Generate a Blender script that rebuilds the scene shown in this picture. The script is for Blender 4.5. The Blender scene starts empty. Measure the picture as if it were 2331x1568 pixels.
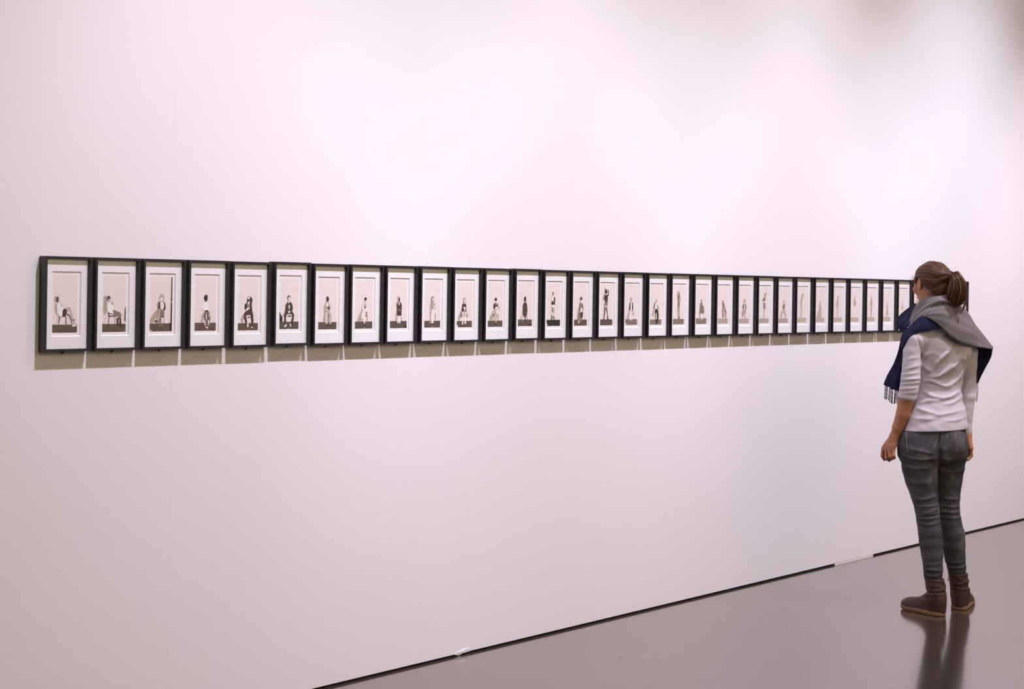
import bpy, bmesh, math, random
import numpy as np
from mathutils import Vector, Matrix
random.seed(7)
C = bpy.context.scene.collection
PI = math.pi

# ---------------------------------------------------------------- helpers
def obj(name, mesh, mats=(), parent=None, smooth=False):
    """link a bmesh / mesh as ONE mesh object"""
    if isinstance(mesh, bmesh.types.BMesh):
        me = bpy.data.meshes.new(name)
        mesh.normal_update()
        mesh.to_mesh(me); mesh.free()
    else:
        me = mesh
    for m in (mats if isinstance(mats, (list, tuple)) else [mats]):
        me.materials.append(m)
    if smooth:
        me.polygons.foreach_set('use_smooth', [True] * len(me.polygons))
    o = bpy.data.objects.new(name, me)
    C.objects.link(o)
    if parent is not None:
        o.parent = parent
    return o

def thing(name, label, cat, loc=(0, 0, 0), rotz=0.0, group=None):
    o = bpy.data.objects.new(name, None)
    o.empty_display_size = 0.1
    C.objects.link(o)
    o.location = loc
    o.rotation_euler = (0, 0, rotz)
    o['label'] = label
    o['category'] = cat
    if group:
        o['group'] = group
    return o

def struct(name, bm, mats, label=None):
    o = obj(name, bm, mats)
    o['kind'] = 'structure'
    if label:
        o['label'] = label
    return o

def add_box(bm, lo, hi, mi=0, bevel=0.0):
    r = bmesh.ops.create_cube(bm, size=1.0)
    for v in r['verts']:
        v.co = Vector([lo[i] + (v.co[i] + 0.5) * (hi[i] - lo[i]) for i in range(3)])
    fs = set(f for v in r['verts'] for f in v.link_faces)
    for f in fs:
        f.material_index = mi
    if bevel > 0:
        es = list(set(e for v in r['verts'] for e in v.link_edges))
        bmesh.ops.bevel(bm, geom=es, offset=bevel, segments=2, affect='EDGES', profile=0.6)
    return bm

def rect_loops(bm, w, h, prof, closed=False, mi=None, cx=0.0, cz=0.0):
    """mitred rectangular moulding in the xz plane; prof = [(inset, y), ...]"""
    rings = []
    for ins, y in prof:
        a, b = w / 2 - ins, h / 2 - ins
        rings.append([bm.verts.new((cx + sx * a, y, cz + sz * b)) for sx, sz in ((-1, -1), (1, -1), (1, 1), (-1, 1))])
    n = len(rings)
    for i in range(n if closed else n - 1):
        p, q = rings[i], rings[(i + 1) % n]
        for k in range(4):
            f = bm.faces.new((p[k], p[(k + 1) % 4], q[(k + 1) % 4], q[k]))
            if mi:
                f.material_index = mi[i]
    return bm

def tube(bm, pts, rad, seg=6, mi=0, cap=True):
    """swept tube through pts with a radius per point"""
    pts = [Vector(p) for p in pts]
    if not isinstance(rad, (list, tuple)):
        rad = [rad] * len(pts)
    rings = []
    ref = None
    for i, p in enumerate(pts):
        t = (pts[min(i + 1, len(pts) - 1)] - pts[max(i - 1, 0)])
        if t.length < 1e-9:
            t = Vector((0, 0, 1))
        t.normalize()
        if ref is None:
            ref = t.orthogonal().normalized()
        ref = (ref - t * ref.dot(t))
        if ref.length < 1e-6:
            ref = t.orthogonal()
        ref.normalize()
        b = t.cross(ref)
        rings.append([bm.verts.new(p + (ref * math.cos(2 * PI * k / seg) + b * math.sin(2 * PI * k / seg)) * rad[i]) for k in range(seg)])
    for i in range(len(rings) - 1):
        for k in range(seg):
            f = bm.faces.new((rings[i][k], rings[i][(k + 1) % seg], rings[i + 1][(k + 1) % seg], rings[i + 1][k]))
            f.material_index = mi
            f.smooth = True
    if cap:
        for r in (rings[0][::-1], rings[-1]):
            f = bm.faces.new(r)
            f.material_index = mi
    return bm

# ---------------------------------------------------------------- materials
def srgb(r, g, b):
    f = lambda c: (c / 255 / 12.92) if c / 255 <= 0.04045 else ((c / 255 + 0.055) / 1.055) ** 2.4
    return (f(r), f(g), f(b), 1.0)

def mat(name, col, rough=0.6, metal=0.0, spec=0.5):
    m = bpy.data.materials.new(name)
    m.use_nodes = True
    b = m.node_tree.nodes['Principled BSDF']
    b.inputs['Base Color'].default_value = col if len(col) == 4 else (*col, 1)
    b.inputs['Roughness'].default_value = rough
    b.inputs['Metallic'].default_value = metal
    b.inputs['Specular IOR Level'].default_value = spec
    return m

class NT:
    def __init__(self, m):
        self.t = m.node_tree
        self.b = self.t.nodes.get('Principled BSDF')
    def n(self, typ, **kw):
        x = self.t.nodes.new(typ)
        for k, v in kw.items():
            if k in x.inputs.keys():
                x.inputs[k].default_value = v
            else:
                setattr(x, k, v)
        return x
    def l(self, a, b):
        self.t.links.new(a, b)
    def coord(self, scale=(1, 1, 1), kind='Object'):
        tc = self.n('ShaderNodeTexCoord')
        mp = self.n('ShaderNodeMapping')
        mp.inputs['Scale'].default_value = scale
        self.l(tc.outputs[kind], mp.inputs['Vector'])
        return mp.outputs[0]
    def noise(self, vec, scale=5, detail=4, rough=0.5):
        x = self.n('ShaderNodeTexNoise')
        x.inputs['Scale'].default_value = scale
        x.inputs['Detail'].default_value = detail
        x.inputs['Roughness'].default_value = rough
        self.l(vec, x.inputs['Vector'])
        return x.outputs['Fac']
    def ramp(self, fac, stops):
        x = self.n('ShaderNodeValToRGB')
        e = x.color_ramp.elements
        e[0].position, e[0].color = stops[0]
        e[1].position, e[1].color = stops[-1]
        for p, c in stops[1:-1]:
            k = e.new(p)
            k.color = c
        self.l(fac, x.inputs['Fac'])
        return x.outputs['Color']
    def mix(self, fac, a, b, blend='MIX'):
        x = self.n('ShaderNodeMix')
        x.data_type = 'RGBA'
        x.blend_type = blend
        for s, v in ((0, fac), (6, a), (7, b)):
            if hasattr(v, 'is_output'):
                self.l(v, x.inputs[s])
            else:
                x.inputs[s].default_value = v
        return x.outputs[2]
    def math(self, op, a, b=0.0, c=None, clamp=False):
        x = self.n('ShaderNodeMath')
        x.operation = op
        x.use_clamp = clamp
        for i, v in enumerate((a, b) if c is None else (a, b, c)):
            if hasattr(v, 'is_output'):
                self.l(v, x.inputs[i])
            else:
                x.inputs[i].default_value = v
        return x.outputs[0]
    def bump(self, h, strength=0.2, dist=0.001):
        x = self.n('ShaderNodeBump')
        x.inputs['Strength'].default_value = strength
        x.inputs['Distance'].default_value = dist
        self.l(h, x.inputs['Height'])
        self.l(x.outputs[0], self.b.inputs['Normal'])
    def base(self, c):
        self.l(c, self.b.inputs['Base Color'])

# painted plasterboard wall: faint roller texture, vertical panel joints every 1.4 m
M_wall = mat('painted_wall', (0.80, 0.765, 0.785), 0.75, spec=0.25)
t = NT(M_wall)
v = t.coord()
n1 = t.noise(v, 1.3, 3)
sep = t.n('ShaderNodeSeparateXYZ')
t.l(v, sep.inputs[0])
u = t.math('SUBTRACT', sep.outputs['X'], 2.667)
u = t.math('DIVIDE', u, 1.4025)
fr = t.math('FRACT', t.math('ADD', u, 20.5))
d = t.math('ABSOLUTE', t.math('SUBTRACT', fr, 0.5))
line = t.math('LESS_THAN', d, 0.0007)
wob = t.math('MULTIPLY', line, t.math('MULTIPLY_ADD', t.noise(v, 5, 3), 1.2, -0.45, clamp=True))
col = t.mix(n1, (0.795, 0.760, 0.780, 1), (0.81, 0.775, 0.795, 1))
t.base(t.mix(wob, col, (0.55, 0.50, 0.50, 1)))
h = t.math('ADD', t.noise(v, 260, 2, 0.6), t.math('MULTIPLY', line, -0.6))
t.bump(h, 0.14, 0.0012)

M_gap = mat('shadow_gap', (0.012, 0.011, 0.009), 0.9)
M_ceil = mat('ceiling_paint', (0.62, 0.58, 0.55), 0.9)
M_white = mat('opposite_wall_paint', (0.72, 0.66, 0.62), 0.85)
M_room = mat('gallery_paint', (0.30, 0.27, 0.255), 0.85)

# polished grey concrete floor with hairline cracks and worn patches
M_floor = mat('polished_concrete', (0.12, 0.10, 0.095), 0.16, spec=0.5)
M_floor.node_tree.nodes['Principled BSDF'].inputs['IOR'].default_value = 2.3
M_floor.node_tree.nodes['Principled BSDF'].inputs['Coat Weight'].default_value = 1.0
M_floor.node_tree.nodes['Principled BSDF'].inputs['Coat Roughness'].default_value = 0.12
M_floor.node_tree.nodes['Principled BSDF'].inputs['Specular Tint'].default_value = (1, 0.92, 0.87, 1)
M_floor.node_tree.nodes['Principled BSDF'].inputs['Coat Tint'].default_value = (1, 0.96, 0.93, 1)
t = NT(M_floor)
v = t.coord()
n1 = t.noise(v, 0.7, 5, 0.6)
n2 = t.noise(v, 6, 6, 0.65)
c1 = t.ramp(n1, [(0.3, (0.062, 0.044, 0.034, 1)), (0.7, (0.082, 0.060, 0.048, 1))])
c2 = t.mix(t.math('MULTIPLY', n2, 0.35), c1, (0.060, 0.044, 0.034, 1))
vo = t.n('ShaderNodeTexVoronoi')
vo.feature = 'DISTANCE_TO_EDGE'
vo.inputs['Scale'].default_value = 1.15
wv = t.n('ShaderNodeVectorMath')
wv.operation = 'ADD'
nz = t.n('ShaderNodeTexNoise')
nz.inputs['Scale'].default_value = 1.7
nz.inputs['Detail'].default_value = 3
t.l(v, nz.inputs['Vector'])
t.l(nz.outputs['Color'], wv.inputs[1])
t.l(v, wv.inputs[0])
t.l(wv.outputs[0], vo.inputs['Vector'])
crack = t.math('LESS_THAN', vo.outputs['Distance'], 0.0016)
crack = t.math('MULTIPLY', crack, t.math('GREATER_THAN', t.noise(v, 1.9, 2), 0.50))
t.base(t.mix(t.math('MULTIPLY', crack, 0.45), c2, (0.05, 0.042, 0.036, 1)))
t.l(t.math('SUBTRACT', 1.0, t.math('MULTIPLY', crack, 0.42)), t.b.inputs['Coat Weight'])
rg = t.n('ShaderNodeMapRange')
rg.inputs['To Min'].default_value = 0.12
rg.inputs['To Max'].default_value = 0.24
t.l(t.noise(v, 2.2, 5, 0.6), rg.inputs['Value'])
t.l(rg.outputs[0], t.b.inputs['Roughness'])
hh = t.math('ADD', t.noise(v, 3.2, 3), t.math('MULTIPLY', t.noise(v, 55, 4, 0.7), 0.05))
t.bump(hh, 0.10, 0.006)

# ---------------------------------------------------------------- the room
X0, X1, Y1, HT = -3.2, 12.4, -9.2, 5.2
bm = bmesh.new()
add_box(bm, (X0 - 0.2, 0.0, 0.010), (X1 + 0.2, 0.15, HT + 0.05))
struct('wall_back', bm, M_wall, 'long white panelled exhibition wall behind the row of frames')
bm = bmesh.new()
add_box(bm, (X0 - 0.2, 0.012, 0.0), (X1 + 0.2, 0.15, 0.010))
struct('trim_1', bm, M_gap, 'dark shadow gap between white wall and floor')
# filler strip closing the gap beside a panel joint, and a chipped corner of plaster
bm = bmesh.new()
add_box(bm, (6.93, 0.001, 0.0), (7.34, 0.03, 0.0105))
struct('trim_2', bm, M_wall, 'light filler strip closing a stretch of the shadow gap')
bm = bmesh.new()
r = bmesh.ops.create_icosphere(bm, subdivisions=2, radius=1.0)
for vv in r['verts']:
    k = 1 + 0.35 * math.sin(9 * vv.co.x + 5 * vv.co.z) * math.cos(7 * vv.co.z)
    vv.co = Vector((4.068 + vv.co.x * 0.045 * k + vv.co.z * 0.02, 0.003 + vv.co.y * 0.007, 0.016 + vv.co.z * 0.013 * k))
struct('trim_3', bm, M_wall, 'chipped plaster at the foot of a panel joint')
bm = bmesh.new()
add_box(bm, (X0 - 0.2, Y1 - 0.2, -0.12), (X1 + 0.2, 0.15, 0.0))
struct('floor', bm, M_floor, 'polished grey concrete gallery floor')
bm = bmesh.new()
add_box(bm, (X0 - 0.2, Y1 - 0.2, HT), (X1 + 0.2, 0.15, HT + 0.12))
struct('ceiling', bm, M_ceil)
bm = bmesh.new()
add_box(bm, (X0 - 0.2, Y1 - 0.2, 0), (X0, 0, HT))
struct('wall_left', bm, M_room)
bm = bmesh.new()
add_box(bm, (X1, Y1 - 0.2, 0), (X1 + 0.2, 0, HT))
struct('wall_right', bm, M_white)
bm = bmesh.new()
add_box(bm, (X0, Y1 - 0.2, 0), (X1, Y1, HT))
struct('wall_front', bm, M_white)

# ---------------------------------------------------------------- framed photographs
M_frame = mat('black_lacquered_wood', (0.018, 0.013, 0.016), 0.42, spec=0.45)
t = NT(M_frame)
t.bump(t.noise(t.coord((40, 40, 4)), 30, 3), 0.06, 0.0005)
M_mat = mat('mat_board', (0.95, 0.925, 0.945), 0.9, spec=0.1)
M_core = mat('mat_core', (0.97, 0.96, 0.97), 0.9, spec=0.1)
M_metal = mat('zinc_screw', (0.55, 0.52, 0.48), 0.3, 0.9)
M_brkt = mat('dark_bracket', (0.05, 0.045, 0.04), 0.5, 0.6)
M_clear = bpy.data.materials.new('glass_back')
M_clear.use_nodes = True
tt = M_clear.node_tree
tt.nodes.clear()
tt.links.new(tt.nodes.new('ShaderNodeBsdfTransparent').outputs[0], tt.nodes.new('ShaderNodeOutputMaterial').inputs[0])
M_glass = bpy.data.materials.new('picture_glass')
M_glass.use_nodes = True
t = NT(M_glass)
t.t.nodes.clear()
o_ = t.n('ShaderNodeOutputMaterial')
mx = t.n('ShaderNodeMixShader')
tr = t.n('ShaderNodeBsdfTransparent')
gl = t.n('ShaderNodeBsdfGlossy')
gl.inputs['Roughness'].default_value = 0.06
ge = t.n('ShaderNodeNewGeometry')
dp = t.n('ShaderNodeVectorMath')
dp.operation = 'DOT_PRODUCT'
t.l(ge.outputs['Normal'], dp.inputs[0])
t.l(ge.outputs['Incoming'], dp.inputs[1])
fz = t.math('POWER', t.math('SUBTRACT', 1.0, t.math('ABSOLUTE', dp.outputs['Value']), clamp=True), 4.0)
t.l(t.math('MULTIPLY_ADD', fz, 0.92, 0.07, clamp=True), mx.inputs[0])
t.l(tr.outputs[0], mx.inputs[1])
t.l(gl.outputs[0], mx.inputs[2])
t.l(mx.outputs[0], o_.inputs[0])

PW, PH = 0.086, 0.185                     # picture area on each sheet
TONES = {'P': (250, 243, 241), 'W': (242, 230, 225), 'S': (186, 170, 156), 'G': (200, 184, 170), 'M': (140, 125, 110),
         'F': (98, 83, 71), 'D': (72, 60, 53), 'K': (44, 36, 35), 'L': (246, 236, 230), 'H': (253, 249, 247)}
TK = list(TONES)
M_tone = []
for k in TK:
    m = mat('silver_print_' + {'P': 'paper', 'W': 'backdrop', 'S': 'soft_grey', 'G': 'light_grey', 'M': 'mid_grey', 'F': 'floor_grey', 'D': 'dark_grey', 'K': 'black', 'L': 'pale', 'H': 'white'}[k], srgb(*TONES[k]), 0.7, spec=0.15)
    t = NT(m)
    c = srgb(*TONES[k])
    t.base(t.mix(t.noise(t.coord(), 90, 3), tuple(x * 0.93 for x in c[:3]) + (1,), tuple(min(1, x * 1.07) for x in c[:3]) + (1,)))
    M_tone.append(m)
PHOTOS = {
 1: "F 159|S 5.3,71.2 8.8,67.7 14.1,69.8 15.3,85.6 9.4,93.6 5.3,81.7|S 8.2,93.6 17.7,90.9 15.9,119.9 20.0,134.4 9.4,122.5 7.1,106.7|S 18.8,135.7 21.2,135.7 13.5,156.8 11.8,156.8|D 23.0,134.7 27.1,134.7 22.7,158.4 20.0,158.4|D 44.8,132.6 47.7,132.6 49.2,158.4 45.4,158.4|D 15.9,112.0 18.8,111.5 25.9,131.5 44.8,130.4 44.8,134.1 23.0,135.7|D 11.8,75.6 15.3,69.8 20.0,69.8 22.4,74.1 19.4,87.8 14.7,88.3 11.8,83.0|G 19.4,73.0 23.6,72.5 24.7,80.4 22.7,88.3 18.8,88.3|H 16.2,93.6 22.1,88.3 28.0,91.4 34.2,102.0 38.9,108.8 35.3,119.9 33.0,134.7 25.0,133.6 18.0,119.9 15.3,105.4|K 24.7,89.9 27.1,91.4 34.2,102.0 32.4,102.5|D 35.3,113.3 39.8,108.0 48.9,109.4 49.8,122.5 45.9,133.6 33.6,133.1|G 40.6,107.8 57.7,101.7 62.4,106.7 61.0,115.2 49.5,120.4 48.9,110.7|M 49.5,122.5 60.7,126.8 66.6,141.0 71.3,164.7 67.7,166.3 63.0,149.4 57.1,133.6 49.5,129.4|G 56.5,103.6 62.4,106.2 71.3,136.2 82.5,161.0 77.8,164.7 67.2,143.6|L 68.3,160.5 82.5,157.9 82.8,163.7 69.5,166.8|K 70.7,143.6 78.3,142.6 77.8,145.7 71.3,146.8|K 44.2,182.1 70.7,182.1 70.7,182.9 44.2,182.9",
 2: "F 158|S 3.4,69.9 10.9,64.4 15.8,69.9 15.8,86.3 19.6,97.3 14.6,122.0 7.1,132.9 1.6,113.7 2.8,94.6|M 81.0,108.3 84.1,101.7 86.0,101.7 86.0,150.7 82.3,152.1 79.2,146.6|K 83.5,113.7 85.4,113.7 85.4,146.6 82.9,146.6|S 12.7,135.7 15.2,135.7 5.9,158.7 3.4,158.7|D 23.3,134.6 26.4,134.6 21.4,172.7 18.9,172.7|M 45.6,132.9 48.1,132.9 47.5,157.6 45.0,157.6|D 15.8,102.8 18.3,102.2 23.3,129.1 48.7,132.9 48.7,135.7 21.4,134.6|D 15.2,71.0 19.6,66.1 25.1,66.6 29.5,71.5 28.3,78.7 21.4,75.4 18.3,85.2 15.2,80.9|G 21.4,74.3 28.3,77.0 28.9,83.6 25.1,88.5 20.2,87.4|H 17.7,94.6 23.3,88.0 30.1,86.3 36.9,97.3 40.7,111.0 41.9,131.8 26.4,130.2 20.2,119.2 16.5,105.5|H 28.3,84.7 33.8,81.9 36.9,87.4 32.6,97.3|G 31.4,82.5 35.7,83.0 36.9,94.6 33.2,96.2|D 32.0,89.6 36.3,89.6 36.3,94.6 32.6,94.6|K 20.2,119.2 27.6,123.6 36.3,124.7 36.9,127.4 26.4,126.9 20.2,123.6|M 37.6,111.5 63.6,119.8 69.2,126.3 68.6,141.1 60.5,143.9 56.2,133.5 35.7,134.6 40.1,122.0|D 51.8,138.4 68.6,138.4 70.5,161.7 73.6,163.6 73.0,167.5 58.7,167.5 51.8,160.3|W 59.9,143.3 62.4,143.3 61.2,157.6 59.9,157.6|K 38.8,181.2 51.2,181.2 51.2,182.0 38.8,182.0",
 3: "F 158|K 81.5,1.1 86.0,1.1 86.0,185.0 76.7,185.0 75.4,157.1 79.9,155.7|H 81.5,85.9 86.0,85.9 86.0,87.6 81.5,87.6|S 0.6,144.5 10.3,127.8 21.6,116.6 28.0,108.3 24.8,94.3 31.2,85.9 36.1,63.6 40.9,58.0 45.7,69.2 39.3,113.8 26.4,152.9 0.6,157.9|W 19.3,143.4 28.3,141.2 26.4,157.9 18.7,157.9|D 44.4,132.3 55.4,132.8 56.0,161.3 54.1,161.3 53.5,137.8 45.7,137.8|D 29.0,152.9 31.6,152.9 30.9,176.6 29.0,176.6|M 45.7,152.9 48.3,152.9 55.4,173.8 53.5,173.8|D 32.9,84.3 41.2,82.0 52.2,83.2 59.3,91.5 60.6,108.3 56.0,117.2 50.2,111.1 49.6,94.3 41.2,91.5 39.3,109.7 31.6,108.8|L 39.3,85.9 50.9,84.8 54.8,97.1 52.2,108.3 43.8,111.1 39.9,102.7|G 35.4,80.4 36.7,63.6 43.2,56.9 52.2,59.7 55.4,69.2 53.5,85.9 49.0,83.2 41.2,83.7|L 40.6,72.0 48.3,70.9 49.0,80.4 44.4,83.7 40.6,80.4|H 35.4,77.0 38.0,76.5 39.3,84.8 36.1,85.9|L 41.2,91.5 45.1,94.3 47.7,108.8 41.2,109.4|M 31.6,111.6 42.5,108.3 55.4,117.2 56.0,130.6 45.7,133.4 43.8,152.9 43.2,176.6 38.0,178.0 36.7,152.9 29.6,155.7 25.1,150.1 30.3,133.4|G 36.1,110.5 41.2,109.9 36.1,147.3 28.3,150.7|D 18.7,148.4 25.1,145.1 28.3,154.6 21.9,156.8|D 36.1,169.7 43.8,168.5 43.2,176.9 37.4,178.6|H 0.6,178.0 2.6,178.0 2.6,184.7 0.6,184.7|H 5.8,179.7 8.4,182.5 7.7,185.0 5.2,185.0",
 4: "F 157|S 29.5,92.9 37.3,81.5 35.6,112.9 34.3,133.0 32.2,157.3 24.0,156.4 27.4,133.0 34.9,118.7 29.5,107.2|K 35.6,74.3 36.3,67.2 42.5,59.5 49.3,60.9 51.4,68.9 50.7,76.9 46.6,84.9 41.1,84.9 39.1,78.6|H 29.5,92.4 38.4,84.4 50.7,84.4 54.8,92.9 55.5,111.5 45.9,116.4 37.3,115.2 30.8,107.2|W 37.0,95.8 39.1,94.6 39.7,108.4 37.7,108.4|D 39.7,114.7 53.5,112.9 56.2,121.5 46.6,124.4 39.7,121.5|M 37.7,119.2 58.9,118.7 64.4,134.7 61.0,170.1 54.8,169.6 54.8,177.3 42.5,173.0 37.0,147.3 34.3,133.0|D 39.7,124.4 43.2,123.2 44.5,141.5 41.1,147.3|L 44.5,127.2 48.0,126.1 49.3,141.5 45.9,147.3|D 50.7,125.5 54.1,124.4 55.5,141.5 52.1,147.3|L 39.1,150.1 42.5,147.3 44.5,164.4 41.1,167.3|D 46.6,150.1 49.3,148.4 51.4,167.3 48.7,170.1|L 53.5,147.3 57.6,144.4 58.9,158.7 55.5,164.4|L 58.9,124.4 61.7,130.1 60.3,138.7 57.6,133.0|D 54.8,141.5 57.6,138.7 58.2,147.3 55.5,150.1|L 43.9,170.1 54.8,172.4 54.1,177.6 49.3,176.4|K 69.9,179.9 75.4,178.7 77.4,183.9 69.9,183.9",
 5: "F 159|S 11.5,145.4 18.6,130.7 29.4,118.9 36.5,116.0 29.4,139.5 25.8,157.7 15.0,158.3|W 22.9,145.4 29.4,139.5 27.9,157.7 22.9,158.3|S 36.5,71.9 40.9,63.7 47.3,63.7 40.1,83.7|D 36.5,71.9 40.9,66.1 50.2,63.7 59.5,69.6 61.6,77.8 58.1,92.5 60.9,116.0 65.2,127.7 66.7,154.2 64.5,172.4 56.6,172.4 55.9,148.3 51.6,129.5 35.1,132.4 37.3,145.4 40.9,155.6 39.4,167.1 32.2,171.2 29.4,151.2 23.7,140.1 25.8,124.8 33.0,116.0 26.5,107.2 27.9,92.5 38.0,84.9|L 40.1,67.2 46.6,64.9 50.9,69.6 47.3,75.5 40.1,76.6|K 38.7,76.1 48.7,72.5 48.7,78.4 40.9,81.3|L 40.1,88.4 45.9,80.8 48.7,77.8 48.0,92.5 49.4,107.2 35.8,116.0 32.2,114.2 40.9,101.3|K 42.3,92.5 45.1,89.6 46.6,101.3 42.3,107.2|L 35.1,131.8 50.9,130.7 52.3,139.5 50.2,158.3 42.3,158.3 36.5,139.5|M 38.7,136.0 50.2,134.8 50.9,141.2 40.1,142.4|L 39.4,154.2 45.1,160.0 45.9,172.4 39.4,173.5|L 55.9,172.4 62.4,171.2 65.2,176.5 58.8,176.5|L 39.4,182.4 48.7,182.4 48.7,183.2 39.4,183.2",
 6: "F 158|S 11.2,138.1 22.4,123.1 25.4,96.1 35.5,84.1 31.8,69.1 37.4,62.5 41.9,66.1 37.4,102.1 26.2,126.1 22.4,157.7 13.5,157.7|K 0.0,120.1 8.2,135.1 18.7,150.2 15.0,157.7 0.0,158.6|L 13.5,141.2 20.9,138.1 19.4,157.7 13.5,158.6|K 33.7,69.7 38.9,62.5 45.6,63.1 47.1,69.7 45.6,84.7 37.4,84.7 35.9,78.1|L 38.1,69.1 42.6,66.1 45.6,71.5 44.9,81.1 41.1,84.1 38.1,81.1|D 24.7,117.1 26.9,96.1 35.9,86.5 39.6,84.1 47.9,84.7 56.1,93.1 59.8,108.1 56.8,120.7 65.8,132.7 64.3,147.2 58.3,174.2 47.1,171.8 55.3,141.2 52.3,132.1 33.7,131.5 29.2,144.2 30.7,169.4 21.7,169.4 20.2,135.1|L 37.4,84.1 45.6,83.5 45.6,88.9 38.9,90.7|H 39.6,97.9 45.6,97.3 46.4,109.3 39.6,111.7|D 42.3,100.3 43.7,100.3 44.1,108.7 42.3,108.7|H 38.1,117.1 41.9,121.3 44.9,117.1 47.9,116.5 47.1,123.1 43.4,127.9 39.6,126.1|L 33.7,130.9 53.8,130.9 56.1,141.2 50.9,158.6 30.7,158.6 29.2,141.2|M 35.9,134.5 53.1,133.9 53.8,141.2 36.6,141.8|H 20.9,177.2 26.9,168.2 33.7,167.0 30.7,174.8 22.4,178.4|L 46.4,165.8 51.6,165.2 53.8,176.0 49.4,176.0|L 35.9,182.0 47.1,182.0 47.1,182.9 35.9,182.9",
 7: "F 158|S 21.8,148.8 25.8,127.3 23.4,102.8 33.7,81.3 34.5,66.0 40.0,60.4 44.8,66.0 37.6,102.8 33.7,127.3 32.1,158.0 23.4,158.0|D 36.1,75.2 37.6,64.1 44.0,61.7 49.5,69.0 47.2,81.3 40.0,83.1|S 28.1,108.9 31.3,90.5 37.6,83.1 48.0,84.4 55.9,96.6 57.5,108.9 51.9,115.0 31.3,118.1|L 36.1,85.6 45.6,86.8 47.2,99.7 36.9,100.3|D 42.4,101.6 50.3,99.1 51.9,111.4 44.8,112.6|L 37.6,108.3 46.4,112.0 40.8,115.7 36.1,113.8|G 32.1,118.1 53.5,115.0 61.4,133.5 61.4,167.2 52.7,166.0 51.9,139.6 44.8,136.5 44.0,164.1 34.5,166.0 32.9,136.5|M 44.0,127.3 50.3,127.3 50.3,158.0 45.6,164.1|L 36.1,124.3 40.0,122.4 41.6,158.0 37.6,164.1|D 37.6,165.4 46.4,163.5 46.4,174.0 37.6,175.2|D 51.1,166.0 60.6,166.0 60.6,175.2 51.9,175.2|K 69.4,181.9 72.5,178.9 76.5,184.4 70.1,184.4",
 8: "F 158|S 7.9,158.4 15.8,142.1 30.0,115.4 35.5,91.8 45.8,82.9 38.7,127.3 29.2,158.4|S 22.1,153.9 27.6,148.0 30.0,158.4 20.5,158.4|K 43.4,74.0 47.3,65.7 54.4,65.1 57.6,71.6 54.4,77.6 49.7,75.8 45.8,82.9|G 47.3,75.8 55.2,75.8 56.0,82.9 51.3,86.4 46.6,84.1|L 33.9,109.5 37.9,88.8 45.0,84.7 56.0,84.7 60.8,91.8 61.5,104.2 67.1,108.9 63.1,111.9 51.3,108.9 38.7,112.5|M 45.0,85.8 48.1,85.8 49.7,109.5 45.8,109.5|K 45.8,100.6 52.9,99.5 53.7,105.4 47.3,107.2|M 52.1,87.0 54.4,87.6 54.4,102.4 52.1,102.4|L 38.7,111.9 58.4,109.5 63.1,121.4 60.8,130.8 49.7,130.8 49.7,165.8 44.2,165.8 41.8,148.6 30.8,142.1 33.1,127.3|M 51.3,121.4 59.2,118.4 60.0,129.1 52.9,129.6|D 34.7,146.8 37.1,146.8 36.3,169.9 33.9,169.9|M 50.5,130.8 60.8,130.8 62.3,169.9 59.2,169.9 57.6,139.1 52.9,139.1|K 45.0,165.8 50.5,165.8 50.5,175.2 46.6,175.8|L 40.2,181.7 49.7,181.7 49.7,182.6 40.2,182.6",
 9: "F 157|S 27.0,136.4 32.8,109.4 28.7,91.5 34.4,79.5 34.4,61.5 41.0,58.5 45.0,64.5 39.3,97.4 35.2,127.4 32.8,156.8 28.7,156.8|L 39.3,67.5 45.0,61.5 50.8,67.5 51.6,82.5 45.9,86.7 39.3,82.5|K 41.8,70.5 45.9,62.1 50.0,69.3 49.1,79.5 45.9,83.1 41.8,79.5|D 33.6,97.4 37.7,84.3 45.0,82.5 54.1,83.1 59.8,94.4 59.8,109.4 58.2,127.4 59.8,135.2 48.3,137.6 34.4,135.2 35.2,115.4|L 41.8,83.7 45.9,89.1 50.0,83.1 50.8,86.1 45.9,97.4 41.0,86.7|M 39.3,113.0 43.4,109.4 54.1,110.6 54.1,117.8 41.0,117.2|K 40.1,115.4 43.4,114.2 43.4,117.8 40.1,117.8|W 38.5,138.2 56.5,137.0 57.3,156.8 38.5,156.8|D 35.2,138.2 36.9,138.2 36.9,166.4 34.8,166.4|D 56.5,138.2 58.6,138.2 60.2,164.9 58.2,164.9|L 40.1,139.4 45.0,138.8 44.2,163.4 38.5,164.0|L 48.3,138.8 53.2,138.2 53.2,163.4 47.5,164.0|H 37.7,152.6 44.2,152.0 44.2,164.6 36.9,165.2|H 47.5,152.6 53.2,152.0 54.1,165.2 47.5,166.4|K 74.5,180.2 80.3,174.2 86.0,172.4 86.0,184.4 74.5,184.4",
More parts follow.
